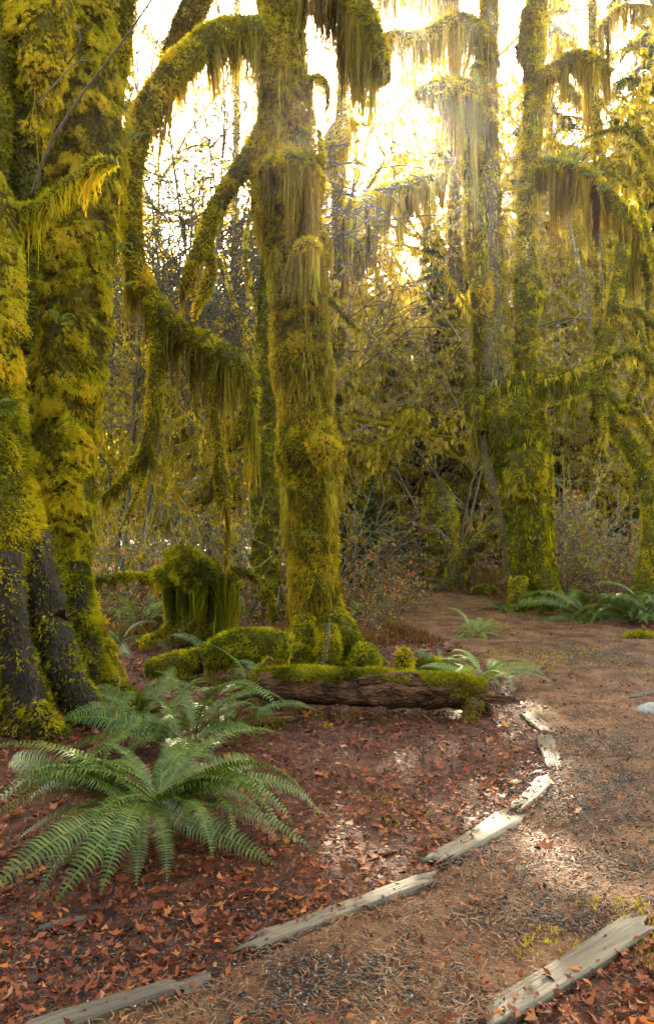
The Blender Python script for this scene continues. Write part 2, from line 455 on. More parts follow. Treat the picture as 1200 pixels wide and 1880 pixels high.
def in_path(xy):
    x, y = xy[:, 0], xy[:, 1]; ins = np.zeros(len(xy), bool); a = PATH_POLY; b = np.roll(a, -1, 0)
    for (x0, y0), (x1, y1) in zip(a[::3], np.roll(a[::3], -1, 0)):
        c = (y0 > y) != (y1 > y)
        if c.any():
            ins ^= c & (x < (x1 - x0) * (y - y0) / (y1 - y0 + 1e-12) + x0)
    return ins

# ------------------------------------------------------------------ mossy limbs
def moss_arr(V, Q, style, dens, size, tone=0.5, camw=.13, seed=0.):
    pos, n = sample_quads(V, Q, dens, camw)
    if not len(pos): return None
    m = len(pos)
    cl = fbm(pos * 2.2 + seed, 3); cl2 = fbm(pos * 9.0 + seed + 9, 2)
    down = np.array([0, 0, -1.0])
    if style == 'feather':
        swirl = np.stack([fbm(pos * 5 + 31, 2), fbm(pos * 5 + 57, 2), fbm(pos * 5 + 83, 2)], 1)
        g = n * .65 + down * .75 + swirl * 1.9 + rng.normal(0, .22, (m, 3))
        rot = frames(g, n); sc_ = size * (0.75 + 1.2 * cl2 + .5 * cl) * rng.uniform(.7, 1.3, m)
        pos = pos + n * (size * (.25 + 1.3 * cl2))[:, None]
        temps = FEATHER
    else:
        g = n * 1.0 + down * .45 + rng.normal(0, .35, (m, 3))
        rot = frames(g, n); sc_ = size * (0.8 + 1.0 * cl2) * rng.uniform(.6, 1.3, m); temps = TUFT
    sc_ = np.maximum(sc_, size * .35)
    var = np.clip(tone + cl * 1.0 + cl2 * 1.3 + rng.normal(0, .15, m), 0, 1)
    return scatter(temps, pos, rot, sc_, var)

def shag_arr(V, Q, dens, length, width, tone, camw=.13, seed=0.):
    """short hanging hair over a whole surface, streaked from top to bottom"""
    pos, n = sample_quads(V, Q, dens, camw); m = len(pos)
    if not m: return None
    st = fbm(pos * np.array([14, 14, 1.2]) + seed, 2); cl = fbm(pos * 2.5 + seed + 5, 2)
    k = rng.random(m) < .35 + 1.6 * (st + cl + .25); pos, n, st, cl = pos[k], n[k], st[k], cl[k]; m = len(pos)
    ln = length * np.clip(.55 + 1.4 * cl + st, .15, 1.4) * rng.uniform(.5, 1.2, m)
    pos = pos + n * rng.uniform(.0, .05, (m, 1)) + np.array([0, 0, .3]) * ln[:, None]
    a = rng.uniform(0, 6.28, m); rot = np.zeros((m, 3, 3)); ca, sa = np.cos(a), np.sin(a)
    rot[:, 0, 0] = ca; rot[:, 0, 1] = -sa; rot[:, 1, 0] = sa; rot[:, 1, 1] = ca; rot[:, 2, 2] = 1
    rot[:, :2, 2] = -n[:, :2] * .12 + rng.normal(0, .08, (m, 2))
    w = width * rng.uniform(.6, 1.5, m)
    return scatter(SHAG, pos, rot, np.stack([w, w, ln], 1), np.clip(tone + 1.3 * st + .7 * cl + rng.normal(0, .14, m), 0, 1))

def drape_arr(path, length, dens, width, tone=.45, prof=None, clump=1.0, seed=0.):
    """curtain of strands hanging from a limb: path (n,4)"""
    L = np.linalg.norm(np.diff(path[:, :3], axis=0), axis=1); cum = np.concatenate([[0], np.cumsum(L)]); tot = cum[-1]
    m = int(tot * dens)
    if m < 1: return None
    tpos = rng.random(m) * tot
    c = np.stack([np.interp(tpos, cum, path[:, k]) for k in range(4)], 1)
    t = np.stack([np.interp(tpos, cum, np.gradient(path[:, k])) for k in range(3)], 1)
    side = nrm(np.stack([t[:, 1], -t[:, 0], np.zeros(m)], 1) + 1e-6)
    sgn = rng.uniform(-1, 1, m)
    pos = c[:, :3] + side * (sgn * c[:, 3] * .95)[:, None] + np.array([0, 0, -1.]) * (c[:, 3] * np.sqrt(1 - sgn ** 2) * .7)[:, None]
    pr = np.ones(m) if prof is None else np.interp(tpos / tot, np.linspace(0, 1, len(prof)), prof)
    cl = fbm(np.column_stack([tpos * 3.5, sgn * .8 + seed, np.zeros(m)]) + seed, 2); cl2 = fbm(np.column_stack([tpos * 14, sgn * 2 + seed, np.zeros(m)]), 2)
    nl = max(2, int(tot / .10)); lc = np.sort(rng.random(nl)) * tot; lid = np.argmin(np.abs(tpos[:, None] - lc[None]), 1)
    lockl = rng.uniform(.35, 1.25, nl)[lid]; pull = (lc[lid] - tpos) * rng.uniform(.35, .9, m)
    ln = length * pr * lockl * np.clip(.70 + clump * 1.5 * cl + clump * .9 * cl2, .08, 1.3) * rng.uniform(.45, 1.1, m)
    a = rng.uniform(0, 6.28, m); rot = np.zeros((m, 3, 3))
    ca, sa = np.cos(a), np.sin(a); rot[:, 0, 0] = ca; rot[:, 0, 1] = -sa; rot[:, 1, 0] = sa; rot[:, 1, 1] = ca; rot[:, 2, 2] = 1
    ln = np.maximum(ln, .03); tdir = nrm(t * np.array([1, 1, 0]) + 1e-6)
    rot[:, :2, 2] = -(tdir[:, :2] * pull[:, None] + rng.normal(0, .025, (m, 2))) / ln[:, None]
    w = width * rng.uniform(.6, 1.4, m)
    var = np.clip(tone + cl * .6 + rng.normal(0, .14, nl)[lid] + rng.normal(0, .14, m), 0, 1)
    return scatter(STRAND, pos, rot, np.stack([w, w, np.maximum(ln, .03)], 1), var)

def limb(parent, name, pts, off, moss='tuft', dens=2500, size=.04, tone=.5, core='core', mat='moss', drape=None,
         seg=14, amp=.16, freq=4., ridge=0., label=None, fine=0.0, seed=None, dmat='moss_brown', step=None, camw=.13, shag=None):
    seed = rng.uniform(0, 50) if seed is None else seed
    pts = path_of(pts)
    if moss:
        for q in pts: q[3] = max(q[3] * .45, q[3] - size * .36 - (.005 if shag else 0))
    rmin = np.median([q[3] for q in pts])
    path = catmull(pts, step or max(.03, rmin * .45))
    V, Q, F = tube(path, seg, amp, freq, ridge, seed, True, fine)
    a = Acc(); a.add(V, F, Q)
    ob = put(name, a.mesh(name, M[core], off, True), parent)
    if label: ob['label'] = label
    if moss:
        r = moss_arr(V, Q, moss, dens, size, tone, camw, seed)
        if r is not None:
            a = Acc(); a.add(r[0], r[1], None, r[2]); put("moss", a.mesh("moss", M[mat], off), ob, kind='stuff')
    if shag:
        g_ = dict(shag); dm = g_.pop('mat', dmat); r = shag_arr(V, Q, seed=seed, camw=camw, **g_)
        if r is not None:
            a = Acc(); a.add(r[0], r[1], None, r[2]); put("hanging_moss", a.mesh("hanging_moss", M[dm], off), ob, kind='stuff')
    if drape:
        d = dict(drape); dm = d.pop('mat', dmat)
        r = drape_arr(path, seed=seed, **d)
        if r is not None:
            a = Acc(); a.add(r[0], r[1], None, r[2]); put("hanging_moss", a.mesh("hanging_moss", M[dm], off), ob, kind='stuff')
    return ob, path

def base_of(px, py):
    x, y = G(px, py); return np.array([x, y, float(ground_h(x, y)[0])])

def lm(name, pts, **k): return (name, pts, k)
def mossy_tree(name, label, cat, base, limbs, group=None):
    t = thing(name, label, cat, base, group=group)
    for nm, pts, k in limbs: limb(t, nm, pts, base, **k)
    return t

# ---- tree A: the huge trunk at the edge of the picture
b = base_of(0, 1330)
ft = dict(moss='feather', dens=2300, size=.075)
mossy_tree("giant_spruce", "huge moss-covered trunk at the left edge with bare purplish buttress roots", "tree", b, [
    lm("trunk", [(-150, -700, 120, 6.3), (-130, 0, 120, 6.3), (-110, 500, 115, 6.2), (-95, 900, 130, 6.1), (-90, 1150, 150, 6.0), (-90, 1345, 190, 5.9)], moss='feather', dens=1200, size=.08, tone=.35, seg=26),
    lm("trunk_lobe", [(10, -500, 45, 6.1), (38, 0, 40, 6.1), (42, 230, 34, 6.1), (48, 420, 32, 6.1), (20, 640, 40, 6.0)], tone=.18, mat='moss_green', moss='tuft', dens=3500, size=.045, seg=16),
    lm("trunk_lobe", [(0, -300, 20, 5.9), (4, 0, 18, 5.9), (6, 200, 16, 5.9), (0, 360, 20, 5.9)], moss='tuft', dens=4500, size=.045, tone=.55, mat='moss_green'),
    lm("trunk_lobe", [(-18, 320, 22, 5.8), (-5, 400, 42, 5.8), (-5, 520, 42, 5.8), (-2, 640, 40, 5.8), (-15, 720, 30, 5.8)], **ft, tone=.72, seg=18),
    lm("trunk_lobe", [(70, -220, 40, 6.0), (78, -40, 55, 6.0), (80, 60, 55, 6.0), (76, 130, 42, 6.0), (68, 200, 22, 6.0), (62, 270, 8, 6.0)], **ft, tone=.68, seg=18, drape=dict(length=.55, dens=70, width=.02, tone=.4)),
    lm("trunk_lobe", [(-20, 640, 50, 5.9), (-5, 780, 52, 5.85), (5, 900, 62, 5.8), (15, 990, 70, 5.75), (18, 1070, 60, 5.75), (10, 1130, 40, 5.8)], moss='tuft', dens=4200, size=.05, tone=.66, mat='moss_green', seg=20),
    lm("root", [(55, 980, 40, 5.8), (72, 1070, 42, 5.75), (92, 1150, 38, 5.75), (120, 1230, 36, 5.7), (152, 1300, 38, 5.75), (185, 1370, 46, 5.8)], moss='tuft', dens=1700, size=.04, tone=.55, mat='moss_green', core='bark', amp=.22, freq=6, fine=.03, seg=18, label="bare purplish bark root with thin moss"),
    lm("root", [(0, 1020, 44, 5.55), (12, 1110, 40, 5.5), (30, 1200, 36, 5.5), (48, 1280, 42, 5.5), (62, 1380, 52, 5.5)], moss='tuft', dens=1500, size=.04, tone=.5, mat='moss_green', core='bark', amp=.22, freq=6, fine=.03, seg=18, label="dark bare root at the edge"),
    lm("root", [(60, 1290, 26, 5.35), (70, 1320, 34, 5.35), (90, 1360, 46, 5.4)], moss='tuft', dens=3500, size=.05, tone=.5, mat='moss_green', core='bark'),
    lm("branch_stub", [(35, 395, 22, 6.0), (75, 382, 17, 5.9), (110, 352, 15, 5.8), (150, 322, 15, 5.75), (190, 300, 14, 5.7), (216, 298, 9, 5.7)], moss='tuft', dens=5000, size=.035, tone=.7, mat='moss_green', label="mossy broken branch stub with ragged hanging fringe",
       drape=dict(length=.30, dens=330, width=.015, tone=.7, mat='moss', prof=[1.4, 1.2, .4, .6, 1., .6])),
    lm("dead_twig", [(58, 358, 3, 5.8), (90, 270, 2.6, 5.7), (150, 175, 2.2, 5.6), (215, 90, 2, 5.5), (275, 5, 1.8, 5.4), (320, -60, 1.5, 5.3)], moss=None, core='timber_dark', seg=6, amp=.05),
    lm("dead_twig", [(70, 190, 1.8, 5.8), (110, 145, 1.6, 5.7), (142, 114, 1.6, 5.65), (166, 111, 1.2, 5.6)], moss=None, core='twig', seg=5, amp=.05),
    lm("dead_twig", [(124, 118, 1.8, 5.7), (142, 92, 1.8, 5.65), (148, 66, 1.8, 5.6), (136, 42, 1.4, 5.6)], moss=None, core='bark_grey', seg=5, amp=.05),
])
# ---- tree B
b = base_of(120, 1262)
mossy_tree("mossy_maple", "thick straight trunk shaggy with golden feather moss, beside the giant edge trunk", "tree", b, [
    lm("trunk", [(150, -700, 98, 7.3), (150, -200, 98, 7.3), (150, 0, 97, 7.3), (146, 200, 84, 7.25), (142, 400, 80, 7.2), (130, 500, 76, 7.2), (122, 620, 74, 7.15), (113, 750, 70, 7.1), (110, 850, 68, 7.1), (113, 950, 62, 7.1), (113, 1050, 58, 7.1), (116, 1150, 68, 7.1), (126, 1230, 84, 7.1), (130, 1300, 105, 7.1)],
       moss='feather', dens=1850, size=.088, tone=.52, seg=30, amp=.14, freq=3),
    lm("trunk_moss_column", [(215, -300, 28, 7.15), (222, -60, 26, 7.15), (228, 60, 18, 7.15), (222, 160, 10, 7.15)], moss='tuft', dens=3500, size=.05, tone=.35),
    lm("root", [(130, 1040, 34, 6.75), (140, 1110, 36, 6.65), (152, 1180, 34, 6.6), (165, 1235, 36, 6.6), (190, 1290, 30, 6.6)], moss='tuft', dens=4200, size=.05, tone=.6, mat='moss_green', core='bark'),
    lm("root", [(170, 1215, 26, 6.7), (205, 1262, 24, 6.6), (245, 1290, 22, 6.5), (285, 1318, 20, 6.4)], moss='tuft', dens=4200, size=.05, tone=.62, mat='moss_green', core='bark'),
])
# ---- tree D: the central maple with its arching limbs
b = base_of(585, 1212)
d = 8.6
short = dict(moss='tuft', dens=3000, size=.05)
mossy_tree("mossy_maple", "tall golden-mossed maple in the middle behind the rotten log, with drooping arched limbs", "tree", b, [
    lm("trunk", [(512, -600, 44, d), (512, -100, 43, d), (515, 0, 43, d), (519, 110, 44, d), (526, 200, 48, d), (526, 268, 47, d), (524, 298, 62, d), (526, 335, 69, d), (528, 400, 62, d), (540, 446, 60, d), (549, 470, 62, d), (549, 530, 54, d), (552, 600, 53, d), (551, 660, 58, d), (560, 740, 46, d), (566, 800, 53, d), (571, 830, 63, d), (570, 872, 51, d), (569, 950, 49, d), (572, 1030, 46, d), (578, 1110, 47, d), (585, 1160, 56, d), (590, 1225, 78, d)],
       moss='tuft', dens=3000, size=.058, tone=.5, seg=30, amp=.22, freq=3.6, ridge=.03, mat='moss', shag=dict(dens=1700, length=.15, width=.013, tone=.5)),
    lm("limb", [(500, 60, 28, 8.55), (440, 55, 28, 8.4), (390, 72, 27, 8.2), (340, 110, 28, 8.0), (295, 165, 30, 7.9), (262, 225, 28, 7.8), (245, 290, 25, 7.8), (243, 350, 20, 7.8), (243, 420, 22, 7.8), (250, 490, 22, 7.7), (285, 555, 20, 7.6), (335, 610, 22, 7.5), (395, 645, 24, 7.4), (440, 672, 24, 7.4), (464, 710, 14, 7.4), (466, 770, 8, 7.4)],
       **short, tone=.50, label="long limb arching over and hanging down in front", drape=dict(length=.95, dens=560, width=.018, tone=.42, prof=[.9, 1.0, .9, .55, .45, .35, .5, .55, .8, .8, .6, .8, .75, .9, 1., .5])),
    lm("hanging_branch", [(285, 560, 16, 7.6), (290, 620, 17, 7.55), (286, 700, 17, 7.5), (280, 780, 16, 7.5), (268, 830, 16, 7.5), (240, 868, 12, 7.5), (205, 900, 8, 7.5), (188, 915, 4, 7.5)], moss='tuft', dens=3800, size=.045, tone=.52, drape=dict(length=.35, dens=320, width=.015, tone=.5)),
    lm("hanging_branch", [(272, 840, 6, 7.5), (255, 900, 6, 7.5), (235, 945, 5, 7.5), (220, 975, 3, 7.5)], moss='tuft', dens=5000, size=.03, tone=.6, mat='moss_green'),
    lm("hanging_branch", [(388, 650, 14, 7.4), (388, 720, 10, 7.4), (398, 800, 10, 7.4), (405, 860, 14, 7.4), (412, 910, 15, 7.4), (418, 960, 5, 7.4), (414, 1030, 4, 7.4)], moss='tuft', dens=3800, size=.04, tone=.48, drape=dict(length=.3, dens=320, width=.015, tone=.45)),
    lm("hanging_branch", [(398, 850, 5, 7.4), (388, 880, 6, 7.4), (378, 915, 14, 7.4), (370, 925, 8, 7.4)], moss='tuft', dens=4500, size=.04, tone=.4),
    lm("hanging_branch", [(462, 730, 14, 7.4), (450, 775, 14, 7.4), (432, 810, 15, 7.4), (422, 830, 6, 7.4)], moss='tuft', dens=4200, size=.04, tone=.45),
    lm("limb", [(490, 230, 22, 8.7), (462, 285, 22, 8.6), (425, 335, 19, 8.5), (395, 385, 18, 8.4), (375, 440, 17, 8.3), (352, 490, 14, 8.2), (336, 530, 9, 8.2), (332, 562, 4, 8.2)], **short, tone=.42, label="slanting limb ending in moss fingers", drape=dict(length=.4, dens=260, width=.016, tone=.4, prof=[.3, .3, .5, .9, .8, .5])),
    lm("hanging_branch", [(378, 425, 8, 8.3), (388, 480, 10, 8.3), (378, 530, 13, 8.3), (362, 565, 8, 8.3), (356, 590, 3, 8.3)], moss='tuft', dens=4000, size=.04, tone=.5),
    lm("hanging_branch", [(362, 470, 7, 8.2), (352, 510, 9, 8.2), (357, 552, 5, 8.2)], moss='tuft', dens=4000, size=.04, tone=.5),
    lm("limb", [(540, -60, 36, 8.6), (610, -30, 30, 8.4), (655, 10, 26, 8.2), (685, 60, 19, 8.1), (702, 105, 15, 8.0), (712, 140, 9, 8.0), (714, 150, 4, 8.0)], **short, tone=.42, label="short arched limb hung with a thick moss curtain", drape=dict(length=1.0, dens=900, width=.018, tone=.36, prof=[1.0, 1.2, 1.1, 1.0, .8, .5, .1])),
    lm("limb", [(390, -120, 24, 8.8), (368, -20, 26, 8.8), (345, 40, 26, 8.8), (318, 95, 22, 8.8), (305, 130, 16, 8.8)], **short, tone=.35, mat='moss_brown'),
    lm("branch", [(562, 150, 8, 8.5), (585, 142, 9, 8.4), (600, 160, 8, 8.4), (600, 200, 4, 8.4)], moss='tuft', dens=4500, size=.045, tone=.55, drape=dict(length=.3, dens=260, width=.015, tone=.5)),
    lm("branch", [(585, 240, 6, 8.7), (592, 300, 8, 8.6), (588, 320, 5, 8.6)], moss='tuft', dens=4500, size=.045, tone=.5),
    lm("branch", [(595, 540, 8, 8.6), (622, 570, 6, 8.5), (650, 600, 7, 8.4), (662, 612, 3, 8.4)], moss='tuft', dens=4500, size=.045, tone=.6, mat='moss_green', drape=dict(length=.2, dens=160, width=.013, tone=.6, mat='moss_far')),
    lm("branch", [(575, 830, 34, 8.35), (600, 822, 26, 8.3), (618, 826, 12, 8.3)], moss='tuft', dens=3500, size=.055, tone=.6),
    lm("moss_collar", [(478, 305, 10, 8.35), (520, 292, 16, 8.1), (560, 300, 15, 8.15), (582, 322, 10, 8.4)], moss='tuft', dens=4200, size=.055, tone=.55, mat='moss_green', drape=dict(length=1.0, dens=420, width=.018, tone=.55, mat='moss_brown')),
    lm("moss_collar", [(535, 470, 12, 8.2), (565, 452, 18, 8.1), (595, 470, 10, 8.3)], moss='tuft', dens=4200, size=.055, tone=.6, drape=dict(length=.9, dens=420, width=.018, tone=.6, mat='moss_brown')),
    lm("root", [(610, 1120, 22, 8.35), (632, 1165, 26, 8.3), (655, 1200, 24, 8.3), (690, 1222, 18, 8.3), (720, 1232, 10, 8.3)], moss='tuft', dens=4200, size=.05, tone=.66, mat='moss_green'),
    lm("root", [(560, 1130, 20, 8.3), (552, 1180, 24, 8.2), (545, 1225, 28, 8.15)], moss='tuft', dens=4200, size=.05, tone=.5, mat='moss_green'),
    lm("root", [(600, 1150, 20, 8.2), (602, 1190, 24, 8.1), (600, 1232, 34, 8.05)], moss='tuft', dens=4200, size=.05, tone=.6, mat='moss_green'),
    lm("dead_stick", [(606, 1135, 3, 8.0), (600, 1180, 5, 7.9), (592, 1235, 5, 7.85)], moss='tuft', dens=1500, size=.03, tone=.6, mat='moss_green', core='bark_grey', seg=7),
])
# ---- tree I behind D
b = base_of(488, 1040 + 95)
mossy_tree("mossy_maple", "dim slender mossy trunk standing just behind the middle maple, on its shaded side", "tree", b, [
    lm("trunk", [(500, 200, 16, 12.6), (498, 480, 20, 12.4), (492, 640, 24, 12.2), (490, 760, 26, 12.0), (487, 880, 27, 12.0), (487, 1000, 26, 12.0), (484, 1060, 30, 12.0), (482, 1140, 40, 12.0)], moss='tuft', dens=1900, size=.06, tone=.4, mat='moss_green', ridge=.04, drape=dict(length=.4, dens=120, width=.02)),
    lm("branch", [(495, 640, 9, 12.2), (470, 560, 7, 12.3), (450, 480, 6, 12.4), (455, 400, 4, 12.5)], moss='tuft', dens=2000, size=.05, tone=.55, mat='moss_far'),
    lm("branch", [(488, 700, 9, 12.1), (465, 630, 6, 12.0), (430, 560, 5, 11.9), (410, 470, 3, 11.9)], moss='tuft', dens=2000, size=.05, tone=.55, mat='moss_far'),
])
# ---- tree G: twin-stemmed maple by the path
b = base_of(975, 1117)
d = 13.3
sg = dict(moss='tuft', dens=1500, size=.07)
mossy_tree("mossy_maple", "great twin-stemmed mossy maple standing beside the bend of the path", "tree", b, [
    lm("stem", [(893, -700, 20, d + .3), (896, -50, 20, d + .3), (900, 80, 15, d + .2), (898, 200, 16, d + .1), (900, 300, 18, d), (902, 400, 19, d), (905, 480, 22, d), (902, 560, 26, d), (905, 640, 30, d), (915, 720, 40, d), (928, 800, 44, d), (945, 880, 42, d)], moss='tuft', dens=1400, size=.06, tone=.45, core='bark_grey', mat='moss', seg=18, ridge=.05, shag=dict(dens=140, length=.2, width=.02, tone=.45), label="slimmer stem with bare grey bark showing"),
    lm("stem", [(850, 190, 14, d), (864, 250, 20, d), (868, 340, 20, d), (872, 430, 20, d), (880, 520, 19, d), (882, 620, 16, d), (882, 720, 18, d), (890, 800, 16, d)], **sg, tone=.40, mat='moss', seg=16, shag=dict(dens=350, length=.2, width=.02, tone=.5)),
    lm("stem", [(985, -700, 20, d + .5), (984, -50, 20, d + .4), (982, 100, 19, d + .2), (974, 250, 20, d), (968, 330, 18, d), (965, 430, 19, d), (966, 500, 24, d), (968, 535, 28, d), (966, 590, 21, d), (962, 660, 22, d), (955, 730, 36, d), (950, 800, 46, d)], **sg, tone=.58, mat='moss_green', seg=18, shag=dict(dens=300, length=.2, width=.02, tone=.6)),
    lm("trunk", [(928, 700, 40, d), (938, 770, 56, d - .1), (945, 830, 54, d - .1), (955, 890, 44, d - .1), (962, 950, 42, d - .1), (967, 1010, 42, d - .1), (974, 1060, 40, d - .1), (982, 1100, 48, d - .1), (985, 1128, 62, d - .1)], **sg, tone=.45, mat='moss_green', seg=26, ridge=.08, amp=.2, shag=dict(dens=420, length=.22, width=.02, mat='moss_green', tone=.35)),
    lm("stem", [(990, 760, 10, d + .4), (1000, 830, 13, d + .4), (1002, 920, 14, d + .4), (1006, 1010, 13, d + .4), (1012, 1100, 18, d + .3)], **sg, tone=.62, mat='moss_green'),
    lm("leaning_stem", [(886, 800, 15, d - .2), (902, 880, 14, d - .2), (920, 950, 12, d - .2), (933, 1020, 11, d - .2), (944, 1112, 12, d - .2)], moss='tuft', dens=1500, size=.05, tone=.4, core='bark_grey', label="thin leaning stem with bare grey bark"),
    lm("burl", [(868, 715, 16, d - .3), (868, 750, 20, d - .3), (876, 790, 16, d - .3)], **sg, tone=.45, mat='moss_green', drape=dict(length=.8, dens=330, width=.025)),
    lm("burl", [(882, 510, 18, d - .35), (882, 545, 22, d - .35), (884, 585, 12, d - .3)], **sg, tone=.72),
    lm("burl", [(968, 830, 36, d - .5), (965, 870, 40, d - .5), (962, 905, 26, d - .4)], **sg, tone=.62, mat='moss_green', drape=dict(length=.5, dens=330, width=.018, mat='moss_green', tone=.3)),
    lm("root", [(990, 1050, 16, d - .4), (1010, 1085, 18, d - .6), (1030, 1112, 14, d - .6)], **sg, tone=.6, mat='moss_green'),
    lm("root", [(950, 1060, 16, d - .5), (952, 1095, 20, d - .6), (945, 1125, 18, d - .6)], **sg, tone=.5, mat='moss_green'),
    lm("limb", [(905, 130, 16, d + .1), (885, 75, 22, d), (858, 48, 22, d - .1), (825, 45, 20, d - .2), (790, 62, 16, d - .3), (760, 68, 15, d - .4), (720, 66, 12, d - .4), (695, 70, 8, d - .4)], **sg, tone=.55, drape=dict(length=1.1, dens=420, width=.022, tone=.5, prof=[1.4, 1.5, 1.3, 1.0, .7, .7, .6, .4]), label="upper limb arching towards the sun, bearded with moss"),
    lm("limb", [(905, 235, 14, d), (885, 195, 17, d - .1), (858, 168, 22, d - .2), (820, 165, 24, d - .3), (785, 170, 18, d - .3), (762, 168, 12, d - .3)], **sg, tone=.42, drape=dict(length=1.45, dens=700, width=.022, tone=.42, prof=[1.2, 1.3, 1.3, 1.0, .6, .3]), label="stubby limb with a heavy moss beard beside the sun"),
    lm("branch", [(892, 180, 9, d), (884, 130, 10, d - .1), (870, 122, 9, d - .2), (862, 140, 6, d - .2)], **sg, tone=.5, drape=dict(length=.6, dens=260, width=.022)),
    lm("limb", [(984, 200, 15, d), (990, 150, 18, d), (1020, 130, 17, d - .1), (1055, 108, 18, d - .2), (1090, 118, 18, d - .3), (1118, 140, 14, d - .3)], **sg, tone=.52, drape=dict(length=1.15, dens=520, width=.022, tone=.45, prof=[1.2, 1.4, .6, .8, 1.1, .7]), label="upper limb humped over with a fringe of moss"),
    lm("limb", [(975, 305, 16, d), (1010, 302, 16, d - .2), (1050, 312, 15, d - .4), (1090, 335, 15, d - .5), (1125, 368, 14, d - .6), (1150, 405, 15, d - .7), (1168, 440, 17, d - .7), (1170, 470, 10, d - .7)], **sg, tone=.66, mat='moss_green', drape=dict(length=1.5, dens=950, width=.020, tone=.45, prof=[.6, .85, 1.1, 1.1, .9, .75, .4]), label="big limb with a broad hanging moss curtain"),
    lm("branch", [(972, 20, 15, d + .2), (962, 70, 13, d), (958, 100, 14, d - .1), (970, 120, 11, d - .1), (962, 150, 8, d - .1)], **sg, tone=.32, mat='moss_brown'),
    lm("branch", [(1165, 460, 10, d - .7), (1150, 520, 8, d - .7), (1140, 560, 6, d - .7)], **sg, tone=.5, mat='moss_green'),
    lm("branch", [(1172, 450, 10, d - .7), (1190, 520, 9, d - .7), (1185, 580, 7, d - .7), (1192, 640, 5, d - .7)], **sg, tone=.5, mat='moss_green'),
    lm("limb", [(975, 720, 14, d), (1005, 692, 17, d - .2), (1040, 690, 18, d - .3), (1080, 698, 16, d - .4), (1105, 705, 14, d - .4)], **sg, tone=.6, mat='moss_green', drape=dict(length=.95, dens=700, width=.02, tone=.3, mat='moss_green', prof=[1.1, 1.0, .8, .6, .5]), label="low level limb with a dark green moss curtain"),
    lm("branch", [(868, 690, 3, d - .3), (858, 645, 3, d - .5), (800, 560, 3, d - .8), (745, 500, 2.5, d - 1), (690, 425, 2, d - 1.2)], moss='tuft', dens=700, size=.05, tone=.4, mat='moss_far', core='twig', seg=6),
    lm("branch", [(862, 575, 5, d - .3), (835, 530, 5, d - .6), (810, 490, 4, d - .8), (765, 455, 3, d - 1), (720, 450, 2, d - 1.2)], **sg, tone=.6, mat='moss_far', drape=dict(length=.25, dens=90, width=.02, mat='moss_far', tone=.6)),
])
# ---- tree H: twisted branches at the right edge
b = base_of(1200, 1130)
d = 12.2
hb = dict(moss='tuft', dens=2000, size=.055, mat='moss_green', tone=.55)
fr = dict(length=.3, dens=130, width=.018, tone=.5, mat='moss_far')
mossy_tree("mossy_maple", "twisted low-branching mossy maple at the right edge with snaking bare limbs", "tree", b, [
    lm("trunk", [(1092, 715, 14, d), (1120, 770, 15, d), (1155, 820, 15, d), (1184, 870, 16, d), (1194, 950, 17, d), (1196, 1030, 24, d), (1200, 1140, 44, d)], **hb, drape=fr),
    lm("limb", [(1142, 450, 13, d), (1132, 520, 14, d), (1122, 590, 15, d), (1108, 640, 16, d), (1100, 690, 20, d), (1095, 725, 17, d)], **hb),
    lm("limb", [(1105, 715, 12, d), (1135, 748, 12, d), (1168, 760, 10, d), (1195, 800, 10, d), (1225, 840, 8, d)], **hb, drape=fr),
    lm("limb", [(1125, 655, 7, d - .3), (1150, 645, 9, d - .3), (1175, 652, 10, d - .3), (1200, 680, 9, d - .3), (1230, 700, 8, d - .3)], **hb, drape=fr),
    lm("limb", [(1132, 560, 7, d - .2), (1155, 580, 8, d - .2), (1175, 615, 8, d - .2), (1186, 660, 7, d - .2), (1188, 720, 6, d - .2)], **hb, drape=fr),
    lm("limb", [(1140, 570, 6, d + .3), (1170, 572, 8, d + .3), (1200, 600, 8, d + .3), (1235, 640, 7, d + .3)], **hb),
    lm("branch", [(1170, 660, 6, d), (1165, 700, 8, d), (1152, 735, 6, d)], **hb),
    lm("branch", [(1145, 790, 7, d), (1152, 830, 8, d), (1166, 868, 7, d)], **hb),
    lm("branch", [(1105, 735, 6, d - .2), (1110, 770, 7, d - .2), (1106, 810, 6, d - .2)], **hb, drape=fr),
    lm("root", [(1190, 1050, 16, d - .3), (1172, 1085, 14, d - .3), (1150, 1120, 14, d - .3)], **hb),
    lm("limb", [(1250, 330, 12, d), (1205, 290, 11, d), (1165, 245, 10, d), (1125, 238, 8, d), (1080, 252, 5, d), (1062, 262, 3, d)], **hb, drape=fr),
    lm("limb", [(1250, 380, 9, d), (1195, 340, 8, d), (1160, 275, 8, d), (1135, 262, 5, d)], **hb, drape=fr),
    lm("branch", [(1150, 345, 5, d), (1130, 325, 5, d), (1108, 312, 4, d)], **hb),
    lm("branch", [(1255, 560, 8, d), (1200, 470, 7, d), (1180, 400, 6, d), (1165, 345, 5, d), (1135, 318, 4, d)], **hb, drape=fr),
    lm("branch", [(1120, 690, 4, d), (1060, 722, 4, d), (1000, 745, 3, d), (975, 755, 2, d)], **hb, drape=dict(length=.22, dens=110, width=.018, mat='moss_far', tone=.6)),
    lm("branch", [(1125, 650, 3, d - .3), (1070, 668, 3, d - .3), (1020, 690, 3, d - .3), (985, 696, 2, d - .3)], **hb, drape=dict(length=.2, dens=110, width=.018, mat='moss_far', tone=.6)),
])
